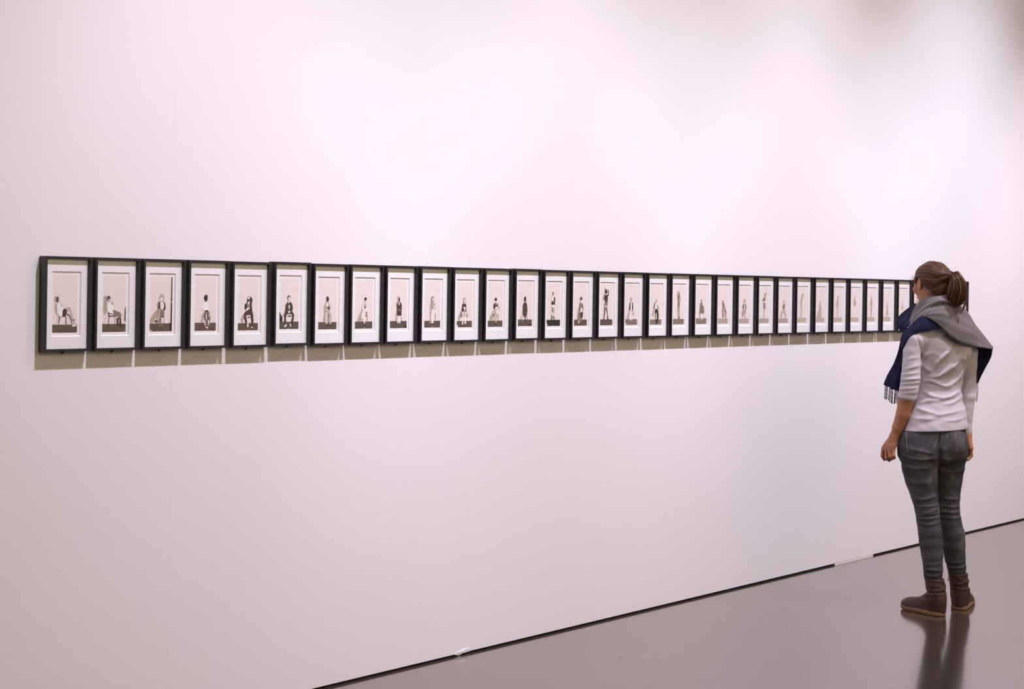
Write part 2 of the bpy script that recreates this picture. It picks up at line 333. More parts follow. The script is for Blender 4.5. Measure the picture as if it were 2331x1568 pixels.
 10: "F 158|S 28.9,156.3 28.9,122.7 28.1,98.3 33.1,80.0 34.8,64.7 41.5,60.4 43.2,80.0 39.0,116.6 38.2,159.4|M 34.0,80.0 35.7,64.7 43.2,59.8 49.9,62.9 51.6,73.9 48.2,83.0 39.0,86.1|L 41.5,67.8 47.4,64.7 49.9,72.7 45.7,80.0 41.5,76.9|G 28.1,104.4 31.5,86.1 39.0,80.0 49.1,80.0 57.5,89.1 63.3,104.4 60.0,116.6 43.2,121.5 30.6,119.7|M 37.3,83.0 42.4,82.4 42.4,107.5 38.2,110.5|L 39.0,114.2 51.6,111.7 60.8,116.6 59.2,123.9 39.9,122.7|W 51.6,98.3 58.3,95.2 60.0,110.5 54.1,113.6|L 37.3,122.7 44.0,122.7 47.4,168.5 39.0,170.3 35.7,147.1|L 49.1,123.3 57.5,123.9 55.8,147.1 47.4,168.5 46.6,147.1|M 55.8,125.8 60.0,128.8 59.2,168.5 56.6,168.5|S 28.9,128.8 34.8,125.8 34.8,168.5 29.8,168.5|K 37.3,168.5 47.4,168.5 46.6,174.0 38.2,174.0|L 39.0,179.5 49.1,179.5 49.1,180.7 39.0,180.7",
 11: "F 159|S 6.5,146.6 15.2,127.6 28.2,111.9 28.2,93.0 34.7,83.5 34.7,67.8 41.3,64.6 36.9,99.3 23.9,140.2 15.2,158.5 8.3,158.5|D 33.4,80.4 35.2,69.0 41.3,63.3 46.5,67.8 48.2,80.4 43.9,86.7 35.2,86.7|L 37.8,69.7 42.1,67.8 45.6,72.8 45.6,81.6 41.3,85.4 37.8,80.4|D 25.6,111.9 30.8,87.9 37.8,84.8 47.3,85.4 52.6,93.0 53.4,115.0 41.3,121.3 26.5,121.3|L 33.4,84.1 40.4,86.7 48.2,84.1 45.6,89.2 36.9,89.2|H 36.9,103.7 42.1,101.2 49.9,104.3 49.9,108.7 45.6,109.4 47.3,116.9 41.3,116.9 41.3,110.6 36.9,107.5|M 27.4,121.3 54.3,116.9 63.0,139.0 57.8,146.6 47.3,137.1 23.9,146.6 18.7,140.2|L 30.8,121.3 38.7,119.4 41.3,130.8 36.1,174.9 29.1,174.9 30.8,146.6|L 43.0,121.3 51.7,121.3 52.6,171.8 43.0,173.7 43.9,146.6|D 39.5,124.5 43.0,124.5 43.0,140.2 39.5,146.6|L 34.3,146.6 43.9,145.3 43.9,152.9 34.3,152.9|L 54.3,121.3 58.6,130.8 54.3,142.1|D 29.1,173.7 35.2,173.7 35.2,180.6 30.0,180.6|D 43.0,171.8 49.9,170.5 49.9,178.7 43.9,178.7|H 1.3,174.9 4.8,177.4 9.1,185.0 0.4,185.0",
 12: "F 159|S 9.3,146.1 23.4,126.9 32.7,111.0 28.0,95.1 39.3,82.3 37.4,66.3 44.9,63.2 42.1,95.1 32.7,130.1 24.3,158.2 9.3,158.2|K 37.4,72.7 40.2,64.4 47.7,62.5 52.3,68.3 51.4,74.6 38.3,75.9|L 39.3,74.6 51.4,74.0 49.5,81.0 44.9,85.5 39.3,81.0|K 39.3,74.6 51.4,74.0 51.4,76.6 39.3,77.2|D 30.8,107.8 33.7,88.7 42.1,84.2 54.2,85.5 59.8,95.1 57.0,101.4 39.3,111.0|L 42.1,84.8 48.6,88.0 52.3,84.2 49.5,95.1|L 42.1,102.1 54.2,100.2 69.2,100.8 68.2,105.9 56.1,107.8 42.1,111.0|D 60.8,100.8 67.3,100.8 67.3,106.5 61.7,106.5|G 39.3,111.6 57.0,107.8 68.2,111.0 66.4,126.9 54.2,138.4 49.5,171.6 44.9,171.6 44.9,139.7 37.4,123.8|L 47.7,114.2 65.4,111.0 63.6,126.9 53.3,136.5|M 29.0,133.3 40.2,126.9 42.1,158.8 39.3,158.8 37.4,139.7 30.8,142.9 29.9,158.8 27.1,158.8|M 56.1,135.2 60.8,133.3 62.6,158.8 59.8,158.8|K 43.0,168.4 50.5,168.4 49.5,179.9 43.9,179.9|L 42.1,182.4 49.5,182.4 49.5,183.4 42.1,183.4",
 13: "F 157|S 11.2,156.3 22.3,135.3 27.0,119.4 27.0,97.1 32.5,87.6 29.8,132.1 19.5,156.3|S 25.1,122.6 28.8,93.9 33.5,93.9 31.6,125.8|K 34.4,74.8 36.3,62.1 41.8,57.0 47.4,60.2 49.3,71.6 45.6,81.2 37.2,81.2|D 27.0,106.7 29.8,90.7 38.1,83.1 48.3,82.5 54.9,93.9 56.7,109.9 58.6,125.8 53.9,138.5 48.3,144.9 47.4,173.5 43.7,176.1 40.9,167.2 34.4,148.1 29.8,138.5|G 52.1,125.8 56.7,122.6 56.7,129.6 52.1,132.8|W 37.2,143.6 41.8,145.5 42.8,157.6 37.2,157.6|M 53.9,138.5 56.7,138.5 58.6,167.2 55.8,167.2|S 31.6,154.4 34.4,154.4 31.6,167.2 29.8,167.2|K 54.9,178.0 82.7,176.7 82.7,183.7 68.8,183.7",
 14: "K 158|S 23.9,156.5 27.9,106.1 23.9,67.3 32.7,41.4 40.6,34.9 40.6,125.5 28.8,156.5|L 29.8,54.3 32.7,38.2 40.6,33.6 48.4,38.2 49.4,54.3 40.6,67.3 31.8,67.3|M 33.7,38.2 40.6,34.9 45.4,38.8 42.5,51.1 35.7,60.8|L 25.9,73.7 29.8,60.8 40.6,54.3 50.3,57.6 50.3,80.2 40.6,80.2 27.9,80.2|D 43.5,60.8 50.3,57.6 53.3,67.3 51.3,93.1 44.5,91.9 35.7,93.1 28.8,88.6 30.8,73.7 40.6,76.3|W 36.6,67.3 43.5,65.3 44.5,77.0 37.6,78.9|L 28.8,93.1 50.3,93.1 54.2,109.3 52.3,157.8 27.9,157.8|D 30.8,102.8 35.7,99.6 38.6,119.0 33.7,132.0|D 43.5,106.1 48.4,102.8 46.4,132.0 43.5,138.4|D 29.8,138.4 35.7,135.2 35.7,157.8 28.8,157.8|D 40.6,138.4 46.4,144.9 43.5,157.8 38.6,148.1|D 47.4,148.1 52.3,144.9 52.3,157.8 48.4,157.8|H 0.5,174.0 4.4,177.2 4.4,183.7 0.5,183.7|L 38.6,182.4 50.3,182.4 50.3,183.4 38.6,183.4",
 15: "F 158|S 19.2,157.3 21.2,122.5 31.4,92.8 37.4,73.1 34.4,59.9 41.5,54.6 44.5,73.1 34.4,125.7 29.3,157.3|D 39.5,66.5 41.5,58.6 48.6,56.0 53.6,63.2 53.6,73.1 39.5,73.1|L 44.5,69.8 50.6,69.8 50.6,79.7 45.5,83.6 43.5,76.4|M 32.4,99.4 39.5,84.9 47.6,83.0 57.7,89.5 61.7,106.0 59.7,122.5 39.5,122.5|D 31.4,109.3 39.5,106.0 42.5,122.5 59.7,122.5 57.7,148.8 52.6,155.4 41.5,155.4 39.5,138.9|L 41.5,106.0 51.6,106.0 57.7,115.9 47.6,122.5 40.5,115.9|H 37.4,120.5 44.5,119.2 45.5,125.1 37.4,125.7|H 49.6,121.1 56.7,120.5 56.7,125.7 49.6,125.7|M 29.3,125.7 39.5,122.5 39.5,158.7 31.4,175.1 22.3,168.5|L 32.4,162.0 36.4,158.7 34.4,173.8 27.3,175.1|M 43.5,148.8 54.6,148.8 52.6,168.5 43.5,168.5",
 16: "F 158|S 20.0,79.8 15.8,59.7 26.4,39.5 26.4,18.1 34.8,14.7 42.2,26.1 31.7,59.7|S 24.3,126.7 22.2,93.2 31.7,79.8 29.5,153.5 23.2,156.8|K 31.7,36.2 33.8,24.8 42.2,21.4 48.5,27.5 47.5,39.5 36.9,42.9|D 50.7,26.1 54.9,24.1 58.0,32.8 58.0,49.6 52.8,53.0 50.7,79.8 49.6,93.2 31.7,89.8 31.7,73.1 25.3,66.4 26.4,53.0 34.8,46.2 49.6,46.9 52.8,39.5|M 30.6,79.8 50.7,78.4 52.8,96.5 42.2,94.5 29.5,93.2|G 29.5,93.2 48.5,95.2 46.4,106.6 29.5,106.6|D 30.6,105.2 39.0,103.9 30.6,146.8 29.5,158.9 22.2,157.5 27.4,126.7|D 39.0,104.6 48.5,105.2 52.8,140.1 60.1,157.5 48.5,158.9 48.5,140.1",
 17: "M 158|S 11.0,155.4 21.9,121.0 27.4,93.5 35.1,79.8 30.7,127.9 21.9,158.9|G 30.7,66.0 35.1,57.8 43.8,57.1 49.3,64.6 46.0,76.3 34.0,77.0|G 36.2,64.6 44.9,64.6 44.9,79.8 37.2,81.2|D 27.4,100.4 30.7,81.8 37.2,79.8 39.4,114.2 29.6,118.3|D 46.0,79.8 53.7,83.2 57.0,107.3 53.7,119.7 48.2,114.2|H 37.2,81.8 46.0,80.5 48.2,117.6 37.2,118.3|G 18.6,141.7 24.1,121.0 58.1,118.3 64.6,134.8 58.1,141.7|L 30.7,124.5 41.6,121.0 41.6,162.3 32.9,169.2 32.9,148.6|L 43.8,122.4 51.5,124.5 51.5,162.3 43.8,162.3|M 32.9,162.3 38.3,162.3 37.2,172.6 32.9,172.6|H 1.1,174.7 6.6,178.1 7.7,185.0 1.1,185.0",
 18: "M 160|S 11.8,143.0 23.0,114.9 28.7,86.9 39.9,76.4 25.3,146.5|S 38.8,72.9 42.2,65.2 48.9,64.5 52.3,72.9 48.9,80.6 41.0,80.6|D 25.3,107.9 30.9,83.4 39.9,78.5 34.3,93.9 30.9,114.9|L 34.3,107.9 36.5,86.9 45.5,82.0 53.4,90.4 56.8,111.4 39.9,114.9|D 53.4,83.4 59.0,97.4 64.6,114.9 59.0,114.9 54.5,100.9|D 35.4,114.9 47.8,108.6 61.3,117.0 65.8,139.5 64.6,164.0 54.5,181.5 44.4,181.5 36.5,150.0|L 42.2,132.4 48.9,128.9 51.2,157.0 42.2,160.5",
 19: "M 159|S 28.1,157.1 31.6,101.2 37.4,59.3|G 25.7,45.4 30.4,24.4 39.8,21.6 37.4,34.9 31.6,48.9|M 29.3,48.9 37.4,44.0 41.0,31.4 48.0,26.5 50.3,38.4 53.8,52.4 58.5,69.8 50.3,80.3 51.5,90.8 35.1,90.1 33.9,66.3|W 49.1,59.3 52.7,59.3 53.8,73.3 49.1,76.8|M 33.9,90.8 52.7,90.8 50.3,129.2 56.2,171.0 38.6,174.5 36.3,129.2|L 42.1,101.2 45.6,101.2 45.6,150.1 42.1,150.1",  # from here on tones are paled, painting in glare off the glass
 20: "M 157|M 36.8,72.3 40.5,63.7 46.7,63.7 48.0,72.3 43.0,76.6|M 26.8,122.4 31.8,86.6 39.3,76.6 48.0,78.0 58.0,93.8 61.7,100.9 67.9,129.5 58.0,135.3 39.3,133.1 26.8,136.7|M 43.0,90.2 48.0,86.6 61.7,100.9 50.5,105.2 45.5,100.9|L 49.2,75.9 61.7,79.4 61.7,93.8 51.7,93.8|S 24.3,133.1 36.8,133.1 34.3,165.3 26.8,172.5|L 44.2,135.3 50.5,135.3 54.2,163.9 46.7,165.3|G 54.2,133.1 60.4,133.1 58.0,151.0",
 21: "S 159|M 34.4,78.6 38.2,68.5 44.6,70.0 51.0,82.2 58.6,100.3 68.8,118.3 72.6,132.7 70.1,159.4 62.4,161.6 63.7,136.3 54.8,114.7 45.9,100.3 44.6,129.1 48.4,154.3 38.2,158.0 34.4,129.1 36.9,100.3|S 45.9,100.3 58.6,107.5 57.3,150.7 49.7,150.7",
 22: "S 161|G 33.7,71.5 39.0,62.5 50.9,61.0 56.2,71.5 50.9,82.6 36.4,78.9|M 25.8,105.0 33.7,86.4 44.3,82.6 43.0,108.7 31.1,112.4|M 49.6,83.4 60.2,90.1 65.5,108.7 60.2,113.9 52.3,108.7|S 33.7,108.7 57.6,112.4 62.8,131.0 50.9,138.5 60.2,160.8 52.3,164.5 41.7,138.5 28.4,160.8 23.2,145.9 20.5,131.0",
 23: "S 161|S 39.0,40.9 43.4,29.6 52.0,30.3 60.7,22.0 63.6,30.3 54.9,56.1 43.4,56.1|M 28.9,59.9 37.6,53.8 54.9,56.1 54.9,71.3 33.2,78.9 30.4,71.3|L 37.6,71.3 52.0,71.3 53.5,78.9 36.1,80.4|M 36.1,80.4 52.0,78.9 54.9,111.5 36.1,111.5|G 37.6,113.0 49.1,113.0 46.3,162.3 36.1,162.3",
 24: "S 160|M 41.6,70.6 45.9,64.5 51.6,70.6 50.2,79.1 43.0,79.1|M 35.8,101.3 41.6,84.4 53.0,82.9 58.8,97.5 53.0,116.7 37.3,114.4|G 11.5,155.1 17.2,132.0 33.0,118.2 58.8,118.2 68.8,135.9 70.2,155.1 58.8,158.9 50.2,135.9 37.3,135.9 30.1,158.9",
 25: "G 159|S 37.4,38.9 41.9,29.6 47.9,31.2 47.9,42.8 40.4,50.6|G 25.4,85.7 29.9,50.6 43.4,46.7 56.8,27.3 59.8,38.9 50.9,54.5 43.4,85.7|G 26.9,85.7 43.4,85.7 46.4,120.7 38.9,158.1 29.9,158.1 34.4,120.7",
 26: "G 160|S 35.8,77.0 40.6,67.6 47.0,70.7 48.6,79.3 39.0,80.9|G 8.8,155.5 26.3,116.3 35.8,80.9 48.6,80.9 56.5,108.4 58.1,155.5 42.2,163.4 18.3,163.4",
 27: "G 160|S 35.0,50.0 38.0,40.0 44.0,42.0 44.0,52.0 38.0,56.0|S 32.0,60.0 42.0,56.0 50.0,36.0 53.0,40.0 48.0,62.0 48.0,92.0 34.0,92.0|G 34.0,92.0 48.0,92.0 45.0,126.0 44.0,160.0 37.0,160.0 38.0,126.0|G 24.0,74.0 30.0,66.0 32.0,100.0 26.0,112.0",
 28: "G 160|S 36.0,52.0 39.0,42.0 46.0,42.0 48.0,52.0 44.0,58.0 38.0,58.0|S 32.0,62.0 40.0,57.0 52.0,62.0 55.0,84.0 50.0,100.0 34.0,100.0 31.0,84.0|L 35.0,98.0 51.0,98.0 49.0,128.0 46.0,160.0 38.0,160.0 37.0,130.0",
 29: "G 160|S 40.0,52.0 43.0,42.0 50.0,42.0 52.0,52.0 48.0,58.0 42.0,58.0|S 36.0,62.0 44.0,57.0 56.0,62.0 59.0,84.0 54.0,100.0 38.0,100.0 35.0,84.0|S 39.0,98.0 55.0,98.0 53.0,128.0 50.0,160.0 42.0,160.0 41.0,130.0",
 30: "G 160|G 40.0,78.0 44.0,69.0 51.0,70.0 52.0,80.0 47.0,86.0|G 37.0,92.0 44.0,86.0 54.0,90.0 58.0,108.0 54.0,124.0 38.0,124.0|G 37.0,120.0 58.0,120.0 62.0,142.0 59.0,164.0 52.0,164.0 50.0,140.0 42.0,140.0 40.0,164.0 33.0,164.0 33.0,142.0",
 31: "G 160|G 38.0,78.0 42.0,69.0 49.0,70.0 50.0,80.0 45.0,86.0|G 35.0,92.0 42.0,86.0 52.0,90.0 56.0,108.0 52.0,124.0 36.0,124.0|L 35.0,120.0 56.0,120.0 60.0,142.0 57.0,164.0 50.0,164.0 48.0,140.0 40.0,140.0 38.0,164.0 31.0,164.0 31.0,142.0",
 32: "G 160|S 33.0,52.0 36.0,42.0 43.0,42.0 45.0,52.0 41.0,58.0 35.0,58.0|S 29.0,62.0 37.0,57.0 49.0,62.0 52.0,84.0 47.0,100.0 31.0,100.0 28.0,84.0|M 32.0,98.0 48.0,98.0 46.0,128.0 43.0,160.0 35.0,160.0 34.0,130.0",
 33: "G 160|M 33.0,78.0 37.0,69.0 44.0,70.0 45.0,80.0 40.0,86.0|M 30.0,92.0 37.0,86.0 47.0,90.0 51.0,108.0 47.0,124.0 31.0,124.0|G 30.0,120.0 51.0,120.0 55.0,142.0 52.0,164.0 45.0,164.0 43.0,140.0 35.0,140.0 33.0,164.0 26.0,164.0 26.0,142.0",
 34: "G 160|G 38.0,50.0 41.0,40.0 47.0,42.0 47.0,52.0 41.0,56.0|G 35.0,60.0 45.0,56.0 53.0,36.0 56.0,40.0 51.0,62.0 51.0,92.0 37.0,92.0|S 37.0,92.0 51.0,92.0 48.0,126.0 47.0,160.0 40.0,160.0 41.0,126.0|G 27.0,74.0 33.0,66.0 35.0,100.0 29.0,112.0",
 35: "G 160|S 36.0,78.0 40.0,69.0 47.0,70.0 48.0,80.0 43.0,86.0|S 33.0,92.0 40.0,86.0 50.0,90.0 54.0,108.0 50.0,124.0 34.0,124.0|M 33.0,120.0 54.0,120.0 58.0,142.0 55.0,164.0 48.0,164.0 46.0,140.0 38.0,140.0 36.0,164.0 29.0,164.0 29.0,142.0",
}
FW, FH, FD = 0.164, 0.304, 0.037          # outer size and depth of a frame

def moulding_mesh():
    bm = bmesh.new()
    rect_loops(bm, FW, FH, [(0, -0.003), (0, -0.0393), (0.0007, -0.040), (0.0079, -0.040), (0.0086, -0.0393),
                            (0.0086, -0.0225), (0.0040, -0.0225), (0.0040, -0.003)], closed=True)
    bmesh.ops.recalc_face_normals(bm, faces=bm.faces)
    return bm

def mat_mesh():
    bm = bmesh.new()
    iw, ih = FW - 0.0170, FH - 0.0170
    a = (iw - 0.100) / 2
    rings = []
    for w, h, y in ((iw, ih, -0.0260), (0.1030, 0.2090, -0.0260), (0.0975, 0.2035, -0.0231), (iw, ih, -0.0231)):
        rings.append([bm.verts.new((sx * w / 2, y, sz * h / 2)) for sx, sz in ((-1, -1), (1, -1), (1, 1), (-1, 1))])
    for i in range(4):
        p, q = rings[i], rings[(i + 1) % 4]
        for k in range(4):
            f = bm.faces.new((p[k], p[(k + 1) % 4], q[(k + 1) % 4], q[k]))
            f.material_index = 1 if i == 1 else 0
    bmesh.ops.recalc_face_normals(bm, faces=bm.faces)
    return bm

def print_mesh(spec):
    """a sheet of photographic paper; the picture's shapes are laid on it in the order given"""
    bm = bmesh.new()
    y = [-0.0222]
    def poly(pts, tone, back=False):
        vs = [bm.verts.new((a, y[0], b)) for a, b in pts]
        f = bm.faces.new(vs)
        f.material_index = TK.index(tone)
        f.normal_update()
        if f.normal.y > 0:
            f.normal_flip()
        y[0] -= 0.000022
    ox, oz = -0.0030, 0.0005
    add_box(bm, (-0.0515, -0.0221, -0.106), (0.0515, -0.0213, 0.106), TK.index('P'))
    X = lambda s: ox - PW / 2 + s / 1000
    Z = lambda s: oz + PH / 2 - s / 1000
    items = [s.split() for s in spec.split('|')]
    ftone, fy = items[0][0], float(items[0][1])
    poly([(X(0), Z(0)), (X(86), Z(0)), (X(86), Z(185)), (X(0), Z(185))], 'W')
    poly([(X(0), Z(fy)), (X(86), Z(fy)), (X(86), Z(185)), (X(0), Z(185))], ftone)
    for it in items[1:]:
        pts = [tuple(map(float, q.split(','))) for q in it[1:]]
        poly([(X(a), Z(b)) for a, b in pts], it[0])
    return bm

def glass_mesh():
    bm = bmesh.new()
    add_box(bm, (-(FW / 2 - 0.0082), -0.0290, -(FH / 2 - 0.0082)), (FW / 2 - 0.0082, -0.0275, FH / 2 - 0.0082))
    for f in bm.faces:
        f.normal_update()
        f.material_index = 0 if f.normal.y < -0.9 else 1
    return bm

def bracket_mesh():
    bm = bmesh.new()
    add_box(bm, (-0.0055, -0.0120, -FH / 2 - 0.0085), (0.0010, -0.0100, -FH / 2 + 0.0005), bevel=0.0006)
    add_box(bm, (-0.0055, -0.0120, -FH / 2 - 0.0022), (0.0055, -0.0002, -FH / 2 - 0.0004))
    return bm

def screw_mesh():
    bm = bmesh.new()
    r = bmesh.ops.create_uvsphere(bm, u_segments=14, v_segments=8, radius=0.0034)
    for v_ in r['verts']:
        v_.co = Vector((v_.co.x + 0.0024, -0.0135 + v_.co.y * 0.62, v_.co.z - FH / 2 - 0.0050))
    tube(bm, [(0.0024, -0.0130, -FH / 2 - 0.0050), (0.0024, -0.0002, -FH / 2 - 0.0050)], 0.0014, 8)
    return bm

LABELS = {
 1: 'sideways sitter in dark skirt with legs crossed, leftmost',
 2: 'sideways sitter in trousers raising a hand to mouth',
 3: 'blonde sitter in dark jacket beside a tall black door edge',
 4: 'sitter in black hat, white top and checked trousers',
 5: 'sitter in dark suit with arm bent over head',
 6: 'sitter in dark top with pale letters, knees apart',
 7: 'sitter in light trousers holding a dark object',
 8: 'sitter in pale skirt with long slanting shadow',
 9: 'sitter in white headscarf, dark coat and white shoes',
 10: 'sitter with long hair in pale smock leaning an elbow out',
 11: 'sitter in dark jumper with white cloth in the lap',
 12: 'sitter with folded forearms on one crossed knee',
 13: 'sitter all in black with pale lower legs',
 14: 'long-haired standing person in patterned trousers',
 15: 'dark-haired sitter with pale round shape at belly',
 16: 'standing person in stockings raising one arm',
 17: 'fair-haired sitter in dark waistcoat and pale flared skirt',
 18: 'sitter slumped forward in dark jacket with dark knees',
 19: 'standing person in dark shirt, arm raised left',
 20: 'sitter in dark coat with a pale sleeve at the right',
 21: 'dark sitter leaning sideways over one knee',
 22: 'curly-haired sitter in open dark jacket and pale trousers',
 23: 'faint person in dark skirt, both arms up',
 24: 'small sitter in dark top with broad spread pale knees',
 25: 'slim pale standing figure with one arm up',
 26: 'grey sitter shaped like a tall narrow cone',
 27: 'x',
}
EXTRA = {
 28: 'narrow black frame with faint upright figure, fourth to the left of the scarfed visitor',
 29: 'narrow black frame with faint thin standing figure, third to the left of the scarfed visitor',
 30: 'narrow black frame with a small faint sitter, second to the left of the scarfed visitor',
 31: 'narrow black frame partly hidden by the visitor\'s navy scarf, its picture still showing',
 32: 'black frame mostly hidden behind the visitor\'s face and ear',
 33: 'black frame hidden behind the back of the visitor\'s head',
 34: 'black frame hidden behind the visitor\'s ponytail tie',
 35: 'rightmost black frame of the row, peeking out right of the ponytail',
}
LABELS[27] = None
EXTRA[27] = 'narrow black frame with faint waving figure, fifth to the left of the scarfed visitor'
GROUP = 'row of black framed photographs'
# small hanging differences measured along the row: x and z offsets in millimetres
DX = {1: 6.5, 2: 4, 3: 2, 6: 2, 7: 1, 8: -2, 9: -4.5, 10: -3, 11: -3, 12: -3, 13: -1, 16: -2, 17: -3, 19: -3, 21: 1, 22: 3, 23: 3, 24: 2, 26: 2, 27: 3, 28: 2}
DZ = {5: -0.8, 6: 2.2, 7: -0.6, 13: 1.4, 10: 0.6, 18: -0.5, 24: -0.5}

shared = {}
for i in range(1, 36):
    lab = ('black frame with photo of ' + LABELS[i]) if LABELS.get(i) else EXTRA[i]
    x = 2.335 + 0.178 * (i - 1) - FW / 2 + DX.get(i, 0) / 1000
    root = thing('picture_frame', lab, 'picture frame', (x, 0, 1.4445 + DZ.get(i, 0) / 1000), 0, GROUP)
    if i == 1:
        a = obj('moulding', moulding_mesh(), M_frame, root)
        b = obj('mat_board', mat_mesh(), [M_mat, M_core], root)
        g = obj('glass', glass_mesh(), [M_glass, M_clear], root)
        k = obj('hanging_bracket', bracket_mesh(), M_brkt, root)
        s = obj('screw', screw_mesh(), M_metal, k, smooth=True)
        s['label'] = 'silvery screw head'
        k['label'] = 'dark bracket below the frame'
        shared = {'a': a, 'b': b, 'g': g, 'k': k, 's': s}
    else:
        for key in 'abgk':
            c = shared[key].copy()
            C.objects.link(c)
            c.parent = root
            if key == 'k':
                d = shared['s'].copy()
                C.objects.link(d)
                d.parent = c
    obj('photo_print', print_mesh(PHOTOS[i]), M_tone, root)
# ---------------------------------------------------------------- the visitor (a standing person seen from behind)
CAM = np.array([0.0, -4.2292, 1.52])
HD = math.radians(44.3543)
FV, RV, UV = np.array([math.cos(HD), math.sin(HD), 0]), np.array([math.sin(HD), -math.cos(HD), 0]), np.array([0, 0, 1.0])
O = np.array([6.31, -0.965, 0.0])                      # where the visitor stands
RZ = math.atan2(-0.8886, 0.4587)
UA, WA = np.array([math.cos(RZ), math.sin(RZ), 0]), np.array([-math.sin(RZ), math.cos(RZ), 0])

def to_local(p):
    d = np.asarray(p) - O
    return np.array([d @ UA, d @ WA, d[2]])
CL = to_local(CAM)
def sight(px, py):
    """direction (visitor's own axes) of the line of sight measured at photo point (px, py)"""
    x, y = px - 1165.5, py - 653.165
    c, s = math.cos(0.0148), math.sin(0.0148)
    r = FV * 3237 + RV * (x * c + y * s) - UV * (-x * s + y * c)
    return np.array([r @ UA, r @ WA, r[2]])
def P(px, py, w):
    r = sight(px, py)
    return CL + r * ((w - CL[1]) / r[1])
def scale_at(w=0.0):
    return (w - CL[1]) / 3237 * 1.0

def catmull(pts, n):
    pts = [np.asarray(p_, float) for p_ in pts]
    pts = [2 * pts[0] - pts[1]] + pts + [2 * pts[-1] - pts[-2]]
    out = []
    for i in range(1, len(pts) - 2):
        p0, p1, p2, p3 = pts[i - 1:i + 3]
        for k in range(n):
            t_ = k / n
            out.append(0.5 * (2 * p1 + (p2 - p0) * t_ + (2 * p0 - 5 * p1 + 4 * p2 - p3) * t_ ** 2 + (3 * p1 - p0 - 3 * p2 + p3) * t_ ** 3))
    out.append(pts[-2])
    return out

# ---- distance functions
def cone(p, a, b, ra, rb):
    ab = b - a
    t_ = np.clip(((p - a) @ ab) / (ab @ ab), 0, 1)
    return np.linalg.norm(p - a - t_[:, None] * ab, axis=1) - (ra + (rb - ra) * t_)
def chain(p, pts):
    d = None
    for (a, ra), (b, rb) in zip(pts[:-1], pts[1:]):
        e = cone(p, a, b, ra, rb)
        d = e if d is None else smin(d, e, 0.006)
    return d
def ellip(p, c, r, M=None):
    q = p - c
    if M is not None:
        q = q @ M.T
    k0 = np.linalg.norm(q / r, axis=1)
    k1 = np.linalg.norm(q / (np.asarray(r) ** 2), axis=1)
    return k0 * (k0 - 1) / np.maximum(k1, 1e-9)
def smin(a, b, k):
    h_ = np.clip(0.5 + 0.5 * (b - a) / k, 0, 1)
    return b + (a - b) * h_ - k * h_ * (1 - h_)
def smax(a, b, k):
    return -smin(-a, -b, k)
def ridge(p, line, width, height, ax=(0, 2)):
    """a raised fold along a polyline, measured across the visitor's back"""
    q = p[:, ax]
    out = np.zeros(len(p))
    L_ = np.array(line)[:, list(ax)]
    m = ((q > L_.min(0) - 3 * width) & (q < L_.max(0) + 3 * width)).all(1)
    if not m.any():
        return out
    q = q[m]
    if len(line) > 2:
        L_ = np.array(catmull(list(L_), 4))
    n_ = len(L_) - 1
    best = np.full(len(q), 9.0)
    par = np.zeros(len(q))
    for i in range(n_):
        ab = L_[i + 1] - L_[i]
        t_ = np.clip(((q - L_[i]) @ ab) / (ab @ ab), 0, 1)
        e = np.linalg.norm(q - L_[i] - t_[:, None] * ab, axis=1)
        k = e < best
        best[k] = e[k]
        par[k] = (i + t_[k]) / n_
    out[m] = height * np.exp(-(best / width) ** 2) * (0.25 + 0.75 * np.sin(PI * np.clip(par, 0, 1)) ** 0.7)
    return out
def wav(p, sx, sy, sz, ph=0.0):
    return np.sin(p[:, 0] * sx + 1.7 * np.sin(p[:, 2] * sz * 0.37 + ph)) * np.sin(p[:, 2] * sz + 1.3 * np.sin(p[:, 0] * sx * 0.41 + ph)) * np.cos(p[:, 1] * sy + ph)

def loft(p, rows, yaw):
    """stack of ellipses: rows of (z, u, w, half width, half depth), turned by yaw"""
    z = p[:, 2]
    zs = np.array([r[0] for r in rows])
    f = lambda k: np.interp(z, zs, [r[k] for r in rows])
    x, y = p[:, 0] - f(1), p[:, 1] - f(2)
    c, s = math.cos(yaw), math.sin(yaw)
    xa, yb = x * c + y * s, -x * s + y * c
    A, B = f(3), f(4)
    k = np.sqrt((xa / A) ** 2 + (yb / B) ** 2)
    d = (k - 1) * np.minimum(A, B)
    return np.maximum(d, np.maximum(zs[0] - z, z - zs[-1]))

